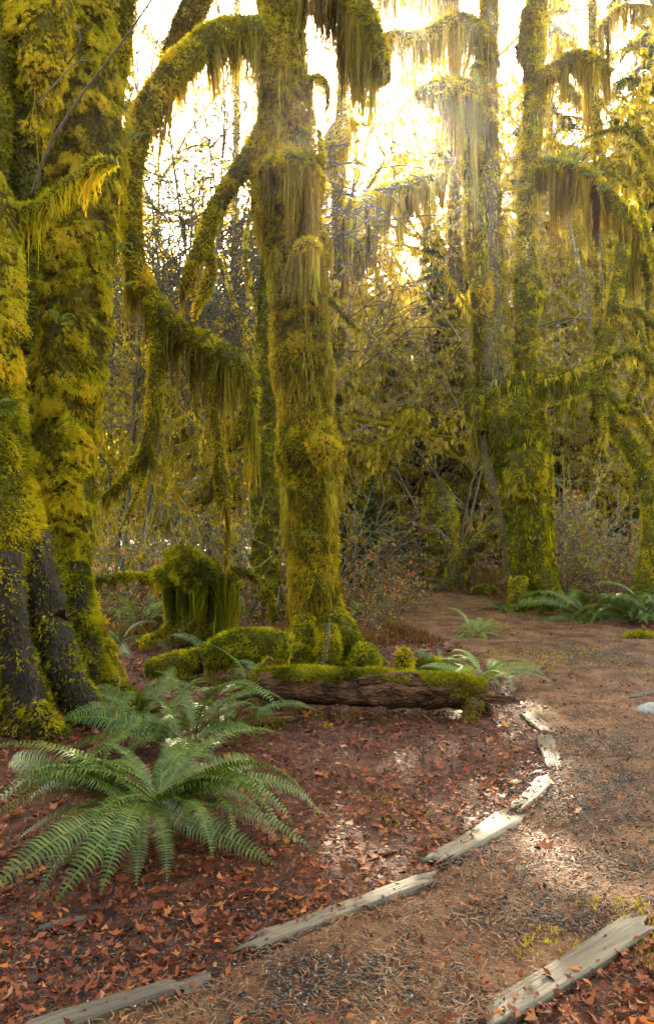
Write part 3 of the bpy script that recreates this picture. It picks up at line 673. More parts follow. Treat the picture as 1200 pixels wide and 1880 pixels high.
# ---- further trunks seen through the light
def far_tree(label, d, px, base_hw, limbs=(), tone=.5, mat='moss', top=-900):
    bx = P(px, 940, d)[0]; bz = float(ground_h(bx, d)[0]); py0 = 940 + (CAM_H - bz) / d * FPX
    j1, j2 = rng.uniform(-14, 14, 2)
    L = [lm("trunk", [(px + j1, top, base_hw * .5, d), (px + j2, 0, base_hw * .75, d), (px + j1 * .5, 400, base_hw * .85, d), (px, 800, base_hw, d), (px, py0 - 15, base_hw * 1.25, d), (px, py0 + 12, base_hw * 1.8, d)],
            moss='tuft', dens=700, size=.10, tone=tone, mat=mat, seg=12, drape=dict(length=.6, dens=40, width=.035, tone=.5))]
    return mossy_tree("mossy_maple", label, "tree", np.array([bx, d, bz]), L + list(limbs))
far = dict(moss='tuft', dens=900, size=.09, mat='moss', tone=.5)
fd = lambda l, n=200: dict(length=l, dens=n, width=.03, tone=.5, mat='moss_brown')
far_tree("hazy straight mossy trunk seen between the twin stems and the right-edge branches", 19, 1096, 13, [
    lm("limb", [(1096, 250, 9, 19), (1070, 190, 8, 19), (1040, 150, 7, 19), (1020, 60, 5, 19)], **far, drape=fd(.8)),
    lm("limb", [(1098, 330, 8, 19), (1130, 300, 8, 18.8), (1160, 310, 6, 18.6), (1190, 350, 5, 18.5)], **far, drape=fd(.8)),
    lm("limb", [(1096, 60, 8, 19), (1130, 20, 8, 18.8), (1170, 10, 6, 18.6), (1220, 20, 5, 18.5)], **far, drape=fd(1.4, 260))])
far_tree("hazy mossy trunk directly below the sun glow, behind the slanting limb", 17, 622, 15, [
    lm("limb", [(625, 420, 14, 17), (650, 385, 16, 16.6), (700, 358, 17, 16.2), (745, 345, 16, 16), (790, 330, 12, 15.9), (820, 322, 6, 15.9)], **far, drape=fd(1.5, 520)),
    lm("limb", [(620, 470, 14, 17), (650, 462, 17, 16.8), (678, 445, 14, 16.6), (690, 440, 6, 16.6)], **far, drape=fd(1.0, 360)),
    lm("limb", [(620, 330, 20, 17), (612, 280, 24, 16.8), (630, 232, 18, 16.6), (648, 224, 7, 16.5)], **far, drape=fd(.8, 300)),
    lm("limb", [(620, 130, 11, 17), (680, 105, 10, 16.8), (715, 108, 6, 16.6)], **far, drape=fd(.55, 260)),
    lm("limb", [(640, 400, 6, 16.6), (690, 320, 6, 16.5), (705, 290, 4, 16.4), (690, 250, 3, 16.4)], **far)], tone=.4)
far_tree("pale hazy trunk just behind the twin-stemmed maple's upper stems", 22, 838, 15, [
    lm("limb", [(838, 20, 12, 22), (800, -20, 12, 21.8), (740, -20, 10, 21.6), (690, 0, 6, 21.5)], **far, drape=fd(1.7, 300)),
    lm("limb", [(838, 320, 8, 22), (805, 280, 8, 21.8), (780, 290, 6, 21.6)], **far, drape=fd(.9))], tone=.35, mat='moss_brown')
far_tree("slim hazy trunk in the twig thicket between the golden trunk and the middle maple", 20, 425, 9, [
    lm("limb", [(425, 560, 6, 20), (400, 470, 5, 20), (370, 420, 4, 20), (330, 400, 3, 20)], **far, drape=fd(.5)),
    lm("limb", [(425, 640, 6, 20), (450, 560, 5, 20), (460, 480, 4, 20)], **far, drape=fd(.5))], tone=.45, top=250)

# ------------------------------------------------------------------ logs, stumps, hummocks
def lump(parent, name, ctr, rad, off, core='core', mat='moss_green', dens=3500, size=.045, tone=.6, sub=3, amp=.18, freq=5, squash=None):
    import bmesh
    bm = bmesh.new(); bmesh.ops.create_icosphere(bm, subdivisions=sub, radius=1.0)
    V = np.array([v.co[:] for v in bm.verts]); F = np.array([[v.index for v in f.verts] for f in bm.faces]); bm.free()
    r = np.asarray(rad, float); Dn = V.copy()
    V = V * r * (1 + 2 * amp * fbm(V * r * freq + ctr, 3))[:, None] + ctr
    Q = np.column_stack([F, F[:, 2]])
    me = build(name, V - off, F, M[core], smooth=True)
    ob = put(name, me, parent)
    q = moss_arr(V, Q, 'tuft', dens, size, tone, .4)
    a = Acc(); a.add(q[0], q[1], None, q[2])
    put("moss", a.mesh("moss", M[mat], off), ob, kind='stuff')
    return ob

b = base_of(720, 1320); d = 6.3
t = thing("fallen_log", "rotten reddish fallen log with moss patches, lying before the middle maple", "log", b)
ob, lpth = limb(t, "wood", [(470, 1260, 25, d + .25), (540, 1260, 29, d + .1), (620, 1263, 31, d), (700, 1266, 31, d - .05), (780, 1270, 30, d - .1), (850, 1275, 28, d - .15), (888, 1279, 23, d - .15)], b, moss=None, core='rot', amp=.20, freq=4, ridge=.035, fine=.05, seg=40, step=.02)
# ragged plates of bark along it
def plank_mesh(L, w, h, mat, seed, nx=24, rag=.03, rough=.006, taper=0.0, ny=7):
    """a worn timber along +x, top at z=h: closed box grid with frayed ends and furrowed faces"""
    r = np.random.default_rng(seed)
    ring = []
    kz = 4
    for k in range(ny): ring.append((-.5 + k / (ny - 1), 1.0))
    for k in range(1, kz): ring.append((.5, 1 - k / kz))
    for k in range(ny): ring.append((.5 - k / (ny - 1), 0.0))
    for k in range(1, kz): ring.append((-.5, k / kz))
    ring = np.array(ring); n = len(ring)
    end0 = r.normal(0, rag, n); end1 = r.normal(0, rag, n)
    V = []
    for i in range(nx + 1):
        t = i / nx; ws = w * (1 - taper * t) * (1 + .05 * np.sin(5 * t + seed))
        e = np.clip(1 - min(t, 1 - t) / .10, 0, 1)
        x = (t - .5) * L + (end0 if t < .5 else end1) * e + (0.0)
        sq = 1 - .22 * e ** 2
        y = ring[:, 0] * ws * (1 - .10 * (np.abs(ring[:, 1] - .5) > .49) * (np.abs(ring[:, 0]) > .49)) * sq + .012 * np.sin(3.1 * t + seed)
        z = ring[:, 1] * h * sq - (1 - sq) * 0.0
        V.append(np.stack([np.broadcast_to(x, (n,)), y, z], 1))
    V = np.concatenate(V)
    q = V * np.array([3, 60, 60]) + seed
    nz = fbm(q, 2) * 2 * rough
    c = np.stack([np.zeros(len(V)), V[:, 1] / (w / 2), (V[:, 2] - h / 2) / (h / 2)], 1)
    V = V + nrm(c) * nz[:, None] + nrm(c) * (fbm(V * 9 + seed, 2) * .014)[:, None]
    i = np.arange(nx)[:, None] * n; j = np.arange(n)[None]; j2 = (j + 1) % n
    Q = np.stack([i + j, i + n + j, i + n + j2, i + j2], 2).reshape(-1, 4)
    c0 = V[:n].mean(0) + [0.02, 0, 0]; c1 = V[-n:].mean(0) - [0.02, 0, 0]
    nb = len(V); V = np.vstack([V, c0, c1]); jj = np.arange(n)
    F = np.vstack([np.stack([np.full(n, nb), jj, (jj + 1) % n], 1), np.stack([np.full(n, nb + 1), nx * n + (jj + 1) % n, nx * n + jj], 1)])
    return build("timber", V, F, M[mat], smooth=False, F4=Q)
for k in range(8):
    u = rng.uniform(.1, .98); c = lpth[int(u * (len(lpth) - 1))]; a = rng.uniform(-2.6, .6)
    pm = plank_mesh(rng.uniform(.18, .5), rng.uniform(.03, .08), rng.uniform(.012, .022), 'rot', k + 40, nx=8, rag=.03, rough=.006)
    po = put("bark_plate", pm, t)
    ca = np.array([0, np.sin(a), np.cos(a)])
    po.location = Vector(c[:3] + ca * c[3] * .97 - b); po.rotation_euler = (-a + rng.normal(0, .12), rng.normal(.02, .06), rng.normal(-.02, .05))
V, Q, F = tube(lpth, 30, .22, 5, .05, 0, True)
pos, n = sample_quads(V, Q, 9000, .3)
msk = (fbm(pos * 4.5 + 3, 3) + .35 * n[:, 2] > .19) & (n[:, 2] > -.1)
pos, n = pos[msk] + n[msk] * .012, n[msk]
r_ = scatter(TUFT, pos, frames(n + rng.normal(0, .4, n.shape), n[:, [1, 2, 0]] + .01), .032 * rng.uniform(.6, 1.3, len(pos)), np.clip(.5 + fbm(pos * 6, 2) + rng.normal(0, .12, len(pos)), 0, 1))
a = Acc(); a.add(r_[0], r_[1], None, r_[2]); put("moss", a.mesh("moss", M['moss_green'], b), t, kind='stuff')
limb(t, "root_prop", [(872, 1285, 20, 6.05), (862, 1315, 16, 6.0), (845, 1340, 13, 5.95), (826, 1362, 9, 5.9)], b, moss='tuft', dens=3500, size=.035, tone=.45, mat='moss_green', core='rot')
limb(t, "root_prop", [(886, 1280, 14, 6.2), (896, 1310, 11, 6.15), (902, 1345, 8, 6.1)], b, moss=None, core='rot', amp=.3, fine=.03)
limb(t, "splinter", [(760, 1300, 2.5, 6.1), (775, 1312, 2.5, 6.0), (800, 1330, 2, 5.95)], b, moss=None, core='rot', seg=6)

b = base_of(420, 1232)
t = thing("mossy_log", "bright moss-covered log lying behind the ferns, before the stump", "log", b)
limb(t, "wood", [(270, 1232, 20, 7.6), (320, 1222, 24, 7.6), (370, 1212, 25, 7.6)], b, moss='tuft', dens=5000, size=.042, tone=.68, mat='moss_green')
limb(t, "wood", [(375, 1208, 24, 7.5), (430, 1190, 34, 7.5), (490, 1185, 34, 7.5), (535, 1192, 26, 7.5)], b, moss='tuft', dens=5000, size=.042, tone=.66, mat='moss_green', drape=dict(length=.25, dens=160, width=.016, mat='moss_green', tone=.4))
b = base_of(490, 1345)
t = thing("fallen_branch", "thin mossy branch on the leaf litter, in front of the rotten log", "branch", b)
limb(t, "wood", [(410, 1338, 7, 5.9), (460, 1330, 10, 5.9), (510, 1324, 11, 5.9), (558, 1316, 7, 5.9)], b, moss='tuft', dens=5000, size=.03, tone=.55, mat='moss_green', core='rot')
b = base_of(495, 1255)
t = thing("fallen_branch", "slanting mossy branch propped among the ferns at the rotten log's end", "branch", b)
limb(t, "wood", [(400, 1300, 6, 6.6), (440, 1262, 8, 6.6), (480, 1225, 9, 6.7), (500, 1210, 8, 6.7)], b, moss='tuft', dens=5000, size=.03, tone=.6, mat='moss_green', core='rot')

b = base_of(385, 1195)
t = thing("mossy_stump", "dark stump with a round moss ball on top and hanging moss skirt", "stump", b)
limb(t, "wood", [(385, 1050, 46, 9.4), (385, 1100, 50, 9.4), (382, 1150, 54, 9.4), (375, 1205, 72, 9.4)], b, moss='tuft', dens=2400, size=.05, tone=.22, mat='moss_green', core='rot', seg=20, ridge=.08)
lump(t, "moss_ball", P(336, 1038, 8.9), np.array([36, 34, 36]) / FPX * 9, b, tone=.6, size=.055, dens=4600, amp=.38, freq=4.5)
lump(t, "moss_ball", P(372, 1050, 9.0), np.array([30, 30, 26]) / FPX * 9, b, tone=.5, size=.055, dens=4200, amp=.38, freq=4.5)
limb(t, "moss_cap", [(278, 1050, 10, 9.1), (310, 1062, 18, 8.95), (360, 1070, 24, 8.9), (405, 1058, 20, 8.95), (438, 1066, 10, 9.1)], b, moss='tuft', dens=4200, size=.045, tone=.5, mat='moss_green', drape=dict(length=.75, dens=900, width=.014, mat='moss_green', tone=.25, prof=[.5, .6, .9, 1., .9, .8]))
limb(t, "root", [(330, 1130, 9, 9.0), (300, 1160, 10, 8.9), (255, 1185, 11, 8.8)], b, moss='tuft', dens=4500, size=.045, tone=.6, mat='moss_green')
limb(t, "side_branch", [(420, 1040, 6, 9.0), (455, 1050, 6, 8.9), (485, 1070, 7, 8.8), (498, 1100, 8, 8.8), (505, 1140, 7, 8.8)], b, moss='tuft', dens=4500, size=.04, tone=.6, mat='moss_green', drape=dict(length=.3, dens=160, width=.015))
limb(t, "side_branch", [(286, 1062, 8, 9.3), (240, 1056, 7, 9.3), (190, 1062, 9, 9.3), (150, 1066, 10, 9.3)], b, moss='tuft', dens=4200, size=.04, tone=.5, mat='moss_green', drape=dict(length=.3, dens=220, width=.016))

for px, py, dd, r_, lab in [(668, 1212, 8.0, (30, 26, 30), "round bright moss hummock on the root right of the middle maple"),
                            (742, 1216, 7.6, (16, 14, 30), "upright mossy knob behind the rotten log's bare end"),
                            (790, 1222, 7.9, (34, 20, 14), "low mossy hummock beyond the rotten log beside ferns"),
                            (190, 1180, 8.2, (22, 22, 24), "small mossy hummock beside the golden trunk's foot"),
                            (1178, 1172, 10.0, (30, 16, 8), "flat golden moss cushion at the path's right edge"),
                            (550, 1088, 14.6, (22, 20, 10), "distant moss mound between trunk and thicket"),
                            (890, 1088, 15.6, (22, 20, 12), "moss mound at the far bend of the path")]:
    gx_, gy_ = P(px, py, dd)[:2]; gz = float(ground_h(gx_, gy_)[0]); c = P(px, py, dd)
    rr = np.array(r_) / FPX * dd; c[2] = max(gz + rr[2] * .25, min(c[2], gz + rr[2] * .9))
    t = thing("moss_hummock", lab, "moss mound", (gx_, gy_, gz))
    lump(t, "mound", c, rr, np.array([gx_, gy_, gz]), tone=.66, size=.04 if dd < 9 else .06, dens=4800 if dd < 9 else 2600)

b = base_of(812, 1074)
t = thing("snag", "broken mossy snag with ferns on it, at the far end of the path", "snag", b)
d = b[1]
limb(t, "trunk", [(798, 885, 16, d), (806, 925, 31, d), (808, 980, 32, d), (810, 1030, 30, d), (815, 1085, 38, d)], b, moss='tuft', dens=2200, size=.07, tone=.68, mat='moss_green', core='dark_trunk', ridge=.06, seg=18, drape=dict(length=.5, dens=90, width=.03, mat='moss_green'))
limb(t, "spike", [(790, 940, 9, d - .2), (792, 905, 9, d - .2), (790, 880, 8, d - .2)], b, moss='tuft', dens=2200, size=.06, tone=.66, mat='moss_green')
SNAG = (b, d)
b = base_of(838, 1078)
t = thing("leaning_log", "mossy forked log leaning up from the snag towards the twin-stemmed maple", "log", b)
limb(t, "wood", [(832, 1075, 22, 16.4), (842, 1040, 19, 16.2), (875, 1000, 18, 15.8), (915, 970, 17, 15.2), (950, 945, 14, 14.8)], b, moss='tuft', dens=1500, size=.06, tone=.75, mat='moss_green', core='dark_trunk')
limb(t, "fork", [(838, 1040, 7, 16.0), (870, 985, 8, 15.8), (905, 950, 6, 15.6), (925, 925, 4, 15.4)], b, moss='tuft', dens=1700, size=.06, tone=.6, mat='moss_green', core='dark_trunk')
b = base_of(1066, 1092)
t = thing("mossy_stump", "small mossy stump sprouting thin upright shoots, beyond the right-hand ferns", "stump", b)
d = b[1]
limb(t, "wood", [(1072, 1030, 14, d), (1070, 1060, 24, d), (1066, 1100, 30, d)], b, moss='tuft', dens=1800, size=.06, tone=.45, mat='moss_green', core='dark_trunk')
for k in range(9):
    x0 = 1050 + k * 3; x1 = x0 + rng.uniform(-60, 40); y1 = rng.uniform(820, 930)
    limb(t, "shoot", [(x0, 1070, 5, d), (x0 + (x1 - x0) * .2, 1010, 3.5, d), (x0 + (x1 - x0) * .6, 950, 2.5, d - .1), (x1, y1, 1.5, d - .2)], b, moss='tuft', dens=1500, size=.04, tone=.6, mat='moss_far', core='twig', seg=6, step=.1)
b = base_of(680, 1105)
t = thing("mossy_stump", "little broken stump draped in moss, in the brown thicket left of the snag", "stump", b)
d = b[1]
limb(t, "wood", [(690, 1035, 8, d), (688, 1062, 14, d), (684, 1108, 22, d)], b, moss='tuft', dens=1800, size=.06, tone=.35, mat='moss_green', core='dark_trunk', drape=dict(length=.3, dens=200, width=.03, mat='moss_green'))

# ------------------------------------------------------------------ path edging timbers and sticks
def timber(label, p0, p1, wpx, h, mat='timber', seed=0, taper=0., name="edging_timber", cat="timber", group="timbers edging the path", rag=.03, tilt=0.):
    g0, g1 = G(*p0), G(*p1); L = float(np.linalg.norm(g1 - g0)); c = (g0 + g1) / 2; dist = c[1]
    w = wpx * .95 / FPX * dist
    ang = math.atan2(g1[1] - g0[1], g1[0] - g0[0])
    z0, z1 = ground_h([g0[0], g1[0]], [g0[1], g1[1]])
    o = put(name, plank_mesh(L, w, h * .85, mat, seed, nx=max(10, int(L / .03)), rag=rag, taper=taper))
    o.location = (c[0], c[1], (z0 + z1) / 2 - .4 * h + (.016 if h > .03 else .008)); o.rotation_euler = (tilt, -math.atan2(z1 - z0, L), ang)
    return tag(o, label, cat, group)
timber("broken weathered timber in the bottom left corner, split near its frayed end", (40, 1915), (330, 1818), 58, .075, 'timber_dark', 1, taper=.15)
timber("short split-off end lying against the bottom left timber", (325, 1828), (392, 1805), 46, .055, 'timber_dark', 11, taper=.4, rag=.04)
timber("long grey weathered timber with a frayed lower end, middle of the path's left edge", (465, 1755), (782, 1632), 40, .07, 'timber', 2, rag=.05)
timber("pointed pale timber, next up the path from the long frayed one", (800, 1598), (940, 1508), 42, .06, 'timber', 3, taper=-.5, rag=.04)
timber("small crumbling timber piece between the pointed timber and the sunlit ones", (942, 1494), (1008, 1440), 34, .045, 'timber', 4, rag=.05)
timber("sunlit pale timber at the outermost curve of the path edge", (1014, 1422), (1002, 1366), 32, .04, 'timber', 5)
timber("sunlit pale timber just above the outermost one, angled towards the log", (1012, 1362), (966, 1322), 30, .04, 'timber', 6)
timber("small far timber fragment beside the rotten log's end", (940, 1290), (924, 1272), 16, .03, 'timber', 7)
timber("tiny far timber fragment lying crosswise where the path edge fades", (930, 1255), (958, 1243), 14, .03, 'timber', 8)
timber("thin far stick of timber pointing across the path", (958, 1244), (994, 1230), 8, .03, 'timber', 9)
timber("wide grey board in the bottom right corner with one broken end", (895, 1878), (1186, 1700), 62, .05, 'timber', 10, rag=.05)
timber("short dark charred stick on the leaf litter below the big fern", (62, 1716), (168, 1700), 17, .035, 'timber_dark', 12, name="stick", cat="stick", group=None)
timber("thin dark twig on gravel at the bottom edge", (380, 1872), (548, 1858), 8, .018, 'timber_dark', 13, name="stick", cat="stick", group=None)
timber("thin twig with moss on the litter left of the long frayed timber", (115, 1768), (212, 1752), 6, .012, 'timber_dark', 14, name="stick", cat="stick", group=None)
timber("dark curved bark strip on the path between two gravel patches", (838, 1690), (892, 1684), 9, .012, 'timber_dark', 15, name="bark_strip", cat="bark", group=None)
timber("orange-brown bark chip on the leaf litter left of the pointed timber", (686, 1584), (716, 1576), 14, .015, 'rot', 16, name="bark_strip", cat="bark", group=None)
timber("broken grey branch at the right edge of the path", (1158, 1288), (1230, 1268), 12, .05, 'timber_dark', 17, name="stick", cat="stick", group=None)
b = base_of(1196, 1312)
t = thing("stone", "pale grey stone at the right edge of the path", "stone", b)
import bmesh
bm = bmesh.new(); bmesh.ops.create_icosphere(bm, subdivisions=3, radius=1)
V = np.array([v.co[:] for v in bm.verts]); F = np.array([[v.index for v in f.verts] for f in bm.faces]); bm.free()
V = V * np.array([.13, .10, .07]) * (1 + .5 * fbm(V * 1.6, 2))[:, None] + [0, 0, .02]
put("rock", build("rock", V, F, M['stone'], smooth=False), t)

# ------------------------------------------------------------------ ferns
def frond_mesh(seed, start, bend, pairs=40, pw=.098, droop=.25):
    """unit-length frond leaving the origin along +y, rising at angle start and bending over"""
    r = np.random.default_rng(seed); N = 40
    th = start - bend * (np.linspace(0, 1, N) ** 1.3)
    side = np.cumsum(np.full(N, r.normal(0, .01))) * np.linspace(0, 1, N)
    pts = np.cumsum(np.stack([side * .2, np.cos(th), np.sin(th)], 1), 0) / N
    path = np.column_stack([pts, np.linspace(.0065, .0015, N)])
    V, Q, F = tube(path[::3], 4, 0, 1, 0, 0, False)
    a = Acc(); a.add(V, None, Q, .9)
    tang = nrm(np.gradient(pts, axis=0)); nor = nrm(np.cross(np.array([1., 0, 0])[None], tang))
    tv, tf = [], []
    for k in range(pairs):
        u = .14 + .85 * k / (pairs - 1); f = u * (N - 1); i0 = int(f); fr_ = f - i0; i1 = min(N - 1, i0 + 1)
        c = pts[i0] * (1 - fr_) + pts[i1] * fr_; tg = tang[i0]; nn = nor[i0]
        prof = min(1, (u - .06) / .22) * (1 - ((u - .3) / .71) ** 2.6 if u > .3 else 1)
        l = pw * max(.12, prof)
        for sd in (-1, 1):
            l2 = l * r.uniform(.9, 1.08); w = .0125 * (.5 + .5 * prof)
            dr = nrm((np.array([sd, 0, 0]) + tg * r.uniform(.15, .3) + nn * r.uniform(.06, .2))[None])[0]
            mid = c + dr * l2 * .5 + nn * .006; tip = c + dr * l2 - nn * l2 * droop * r.uniform(.5, 1.3) + tg * l2 * .12
            n0 = len(tv)
            tv += [c - tg * w * .55, c + tg * w * .8, mid + tg * w * .62, mid - tg * w * .50, tip]
            if sd > 0: tf += [[n0, n0 + 1, n0 + 2], [n0, n0 + 2, n0 + 3], [n0 + 3, n0 + 2, n0 + 4]]
            else: tf += [[n0, n0 + 2, n0 + 1], [n0, n0 + 3, n0 + 2], [n0 + 3, n0 + 4, n0 + 2]]
    a.add(np.array(tv), np.array(tf), None, np.repeat(r.uniform(.1, .75, len(tv) // 5), 5))
    return a
FROND = {}
def frond_set(mat):
    if mat not in FROND:
        sp = [(72, 85), (62, 95), (55, 105), (45, 80), (40, 100), (30, 62), (24, 80), (14, 55), (4, 40), (76, 125), (50, 60), (34, 95)]
        FROND[mat] = [frond_mesh(i, R(a), R(bb)).mesh("frond", M[mat], smooth=False) for i, (a, bb) in enumerate(sp)]
    return FROND[mat]
def fern(label, base, length, n, mat='fern', group=None, heads=None, tilt=(0, 0), az=None, low=.5, flat=False):
    t = thing("sword_fern", label, "fern", base, group=group)
    for k in range(n):
        ms = frond_set(mat if k < n * .88 or n < 10 else 'fern_dead')
        a = (k * 2.39996 + rng.normal(0, .2)) if az is None else rng.uniform(az[0], az[1])
        inner = 1 - (k + .5) / n
        # inner fronds stand up, outer ones lie low
        idx = rng.choice([2, 4, 11] if flat else [0, 1, 2, 9]) if inner > .75 else (rng.choice([1, 2, 3, 4, 10, 11]) if inner > .4 else rng.choice([4, 5, 6, 7, 8, 11] if low > .3 else [2, 3, 4]))
        o = put("frond", ms[idx], t)
        s_ = length * rng.uniform(.6, 1.15)
        o.location = (rng.normal(0, .06 * length), rng.normal(0, .06 * length), .02); o.rotation_euler = (rng.normal(0, .14), rng.normal(0, .4), a - math.pi / 2); o.scale = (s_ * rng.uniform(.9, 1.2), s_, s_)
    return t
f1 = base_of(275, 1560); f1[2] += .16
fern("big dark green sword fern in the near left foreground", f1, .84, 60, flat=True)
fern("sword fern with tall arching fronds behind the big fern, beside the mossy roots", base_of(340, 1385), .95, 26)
fern("sword fern with greyish fronds draped over the rotten log's left end", base_of(470, 1290), .72, 20)
fern("smaller sword fern between the big fern and the rotten log", base_of(425, 1345), .58, 16)
fern("smaller sword fern at the tip of the mossy roots behind the big fern", base_of(255, 1340), .75, 16)
fern("sword fern tucked behind the bright mossy log", base_of(400, 1230), .75, 12)
fern("broad sword fern at the right side of the path, left one of the pair", base_of(1085, 1138), 1.15, 36, flat=True)
fern("broad sword fern at the twisted right-edge maple's foot, right one of the pair", base_of(1165, 1145), 1.15, 36)
fern("small sword fern at the foot of the twin-stemmed maple, on its left", base_of(925, 1122), .62, 18)
fern("small half-withered sword fern on a leafy mound in the middle of the path bend", base_of(870, 1172), .60, 20, mat='fern_pale')
fern("bright pale fern beside the rotten log's bare end", base_of(878, 1262), .62, 16, mat='fern_pale')
fern("small green fern behind the rotten log near the mossy knob", base_of(810, 1240), .48, 12)
fern("fern clump in the shade behind the mossy stump, on its left", base_of(262, 1150), .85, 18, mat='fern_pale')
fern("fern clump in light just beyond the mossy stump, on its right", base_of(452, 1130), .9, 20, mat='fern_pale')
fern("fern at the golden trunk's foot behind its roots", base_of(225, 1200), .7, 14)
fern("low fern at the foot of the distant snag", base_of(850, 1082), .7, 14)
fern("low dark fern in the brown thicket left of the distant snag", base_of(770, 1085), .8, 14)
fern("fern in the thicket behind the middle maple's right root", base_of(665, 1135), .7, 12, mat='fern_pale')
# epiphytes
e = P(955, 660, 12.75); fern("little fern drooping from the fork of the twin-stemmed maple", e, .42, 12, az=(-2.6, -.5), low=0)
e = P(-6, 770, 5.45); fern("single fern spray growing from the giant edge trunk", e, .30, 5, az=(-.9, .3), low=0)
b_, d_ = SNAG
fern("fern tuft hanging midway on the distant snag", P(812, 925, d_ - .5), .42, 8, az=(-2.9, -.2), mat='fern_pale', low=0)
for k, (px, py, dd) in enumerate([(505, 150, 8.2), (560, 270, 8.15), (520, 225, 8.2), (590, 555, 8.15), (522, 720, 8.15), (528, 800, 8.1), (512, 905, 8.15), (545, 1000, 8.15), (560, 985, 8.1)]):
    fern("small licorice fern on the middle maple's trunk, %s from the top" % ORD[sorted([150, 270, 225, 555, 720, 800, 905, 1000, 985]).index(py)], P(px, py, dd), .17, 4, group="licorice ferns on the middle maple", az=(-2.9, -.2), low=0)
for k, (px, py, dd) in enumerate([(1010, 296, 12.9), (1035, 300, 12.8), (1060, 310, 12.7), (1085, 325, 12.6), (1112, 350, 12.5), (850, 150, 12.9), (872, 160, 12.9)]):
    fern("small fern along a moss-hung limb of the twin-stemmed maple, %s from the left" % ORD[[2, 3, 4, 5, 6, 0, 1][k]], P(px, py, dd), .34, 8, group="ferns on the limbs of the twin-stemmed maple", mat='fern_pale', low=0)
for k, (px, py, dd) in enumerate([(232, 275, 7.0), (215, 470, 7.0), (205, 540, 7.0), (105, 600, 6.6)]):
    fern("small fern rooted in the thick golden trunk's moss, %s from the top" % ORD[k], P(px, py, dd), .26, 5, group="ferns on the golden trunk", mat='fern_pale', az=(-1.8, .4), low=0)

# ------------------------------------------------------------------ conifers (three crowns, shared by the copies)
def fast_tubes(A, Rd, seg=3):
    """A (n,k,3) polylines, Rd (n,k) radii"""
    n, k, _ = A.shape
    t = nrm(np.gradient(A, axis=1)); ref = np.where(np.abs(t[:, :, 2:3]) > .8, np.array([1., 0, 0]), np.array([0, 0, 1.]))
    u = nrm(np.cross(t, ref)); w = np.cross(t, u); ang = np.arange(seg) / seg * 2 * np.pi
    V = A[:, :, None] + (u[:, :, None] * np.cos(ang)[None, None, :, None] + w[:, :, None] * np.sin(ang)[None, None, :, None]) * Rd[:, :, None, None]
    base = (np.arange(n) * k * seg)[:, None, None]; i = (np.arange(k - 1) * seg)[None, :, None]; j = np.arange(seg)[None, None]; j2 = (j + 1) % seg
    Q = np.stack([base + i + j, base + i + j2, base + i + seg + j2, base + i + seg + j], 3).reshape(-1, 4)
    return V.reshape(-1, 3), Q

def conifer_meshes(seed, H=22., Lm=3.2, nb=120, z0=1.2):
    r = np.random.default_rng(seed)
    p = np.column_stack([np.cumsum(r.normal(0, .02, 24)), np.cumsum(r.normal(0, .02, 24)), np.linspace(-.3, H, 24), np.linspace(.30, .03, 24)])
    V, Q, F = tube(p, 9, .1, 3, .04, seed)
    a = Acc(); a.add(V, F, Q); trunk = a.mesh("trunk", M['dark_trunk'], smooth=True)
    lines, rad, pos, dr, up, sz = [], [], [], [], [], []
    for k in range(nb):
        z = z0 + (H - z0) * (k / nb) ** .95; az = k * 2.4 + r.normal(0, .3)
        L = Lm * (1 - (z / H) ** 1.6) * r.uniform(.55, 1.1) + .3
        h = np.array([np.cos(az), np.sin(az), 0]); el = r.uniform(-.05, .25); u = np.linspace(0, 1, 6)
        c = h[None] * (u * L)[:, None] + np.array([0, 0, 1.]) * (z + L * (el * u - .55 * u ** 2 + .12 * u ** 4))[:, None]
        lines.append(c); rad.append(np.linspace(.028, .006, 6))
        m = int(12 + L * 22)
        uu = r.uniform(.1, 1, m); q = np.stack([np.interp(uu, u, c[:, x]) for x in range(3)], 1)
        sd = r.choice([-1, 1], m); pr = np.array([-h[1], h[0], 0])
        g = h[None] * r.uniform(.2, .9, (m, 1)) + pr[None] * (sd * r.uniform(.3, 1., m))[:, None] + np.array([0, 0, -1.]) * r.uniform(.15, .9, (m, 1))
        pos.append(q); dr.append(g); up.append(np.tile([0, 0, 1.], (m, 1)) + r.normal(0, .2, (m, 3))); sz.append(r.uniform(.35, .8, m) * (.6 + .4 * L / Lm))
    V, Q = fast_tubes(np.array(lines), np.array(rad)); a = Acc(); a.add(V, None, Q)
    branches = a.mesh("boughs", M['twig'])
    pos, dr, up, sz = map(np.concatenate, (pos, dr, up, sz))
    v = scatter(SPRAY, pos, frames(dr, up), sz, np.clip(.45 + fbm(pos * .9, 2) + r.normal(0, .15, len(pos)), 0, 1))
    a = Acc(); a.add(v[0], v[1], None, v[2]); crown = a.mesh("crown", M['needles'])
    k = r.random(len(pos)) < .10; w = np.full(k.sum(), .05); rot = np.tile(np.eye(3), (k.sum(), 1, 1))
    v = scatter(STRAND, pos[k], rot, np.stack([w, w, r.uniform(.2, .7, k.sum())], 1), r.uniform(.1, .9, k.sum()))
    a = Acc(); a.add(v[0], v[1], None, v[2]); hang = a.mesh("hanging_moss", M['moss_brown'])
    return trunk, branches, crown, hang
CON = [conifer_meshes(1, 24, 3.4, 130, 1.5), conifer_meshes(2, 27, 3.8, 130, 4.0), conifer_meshes(3, 20, 2.8, 110, .8)]
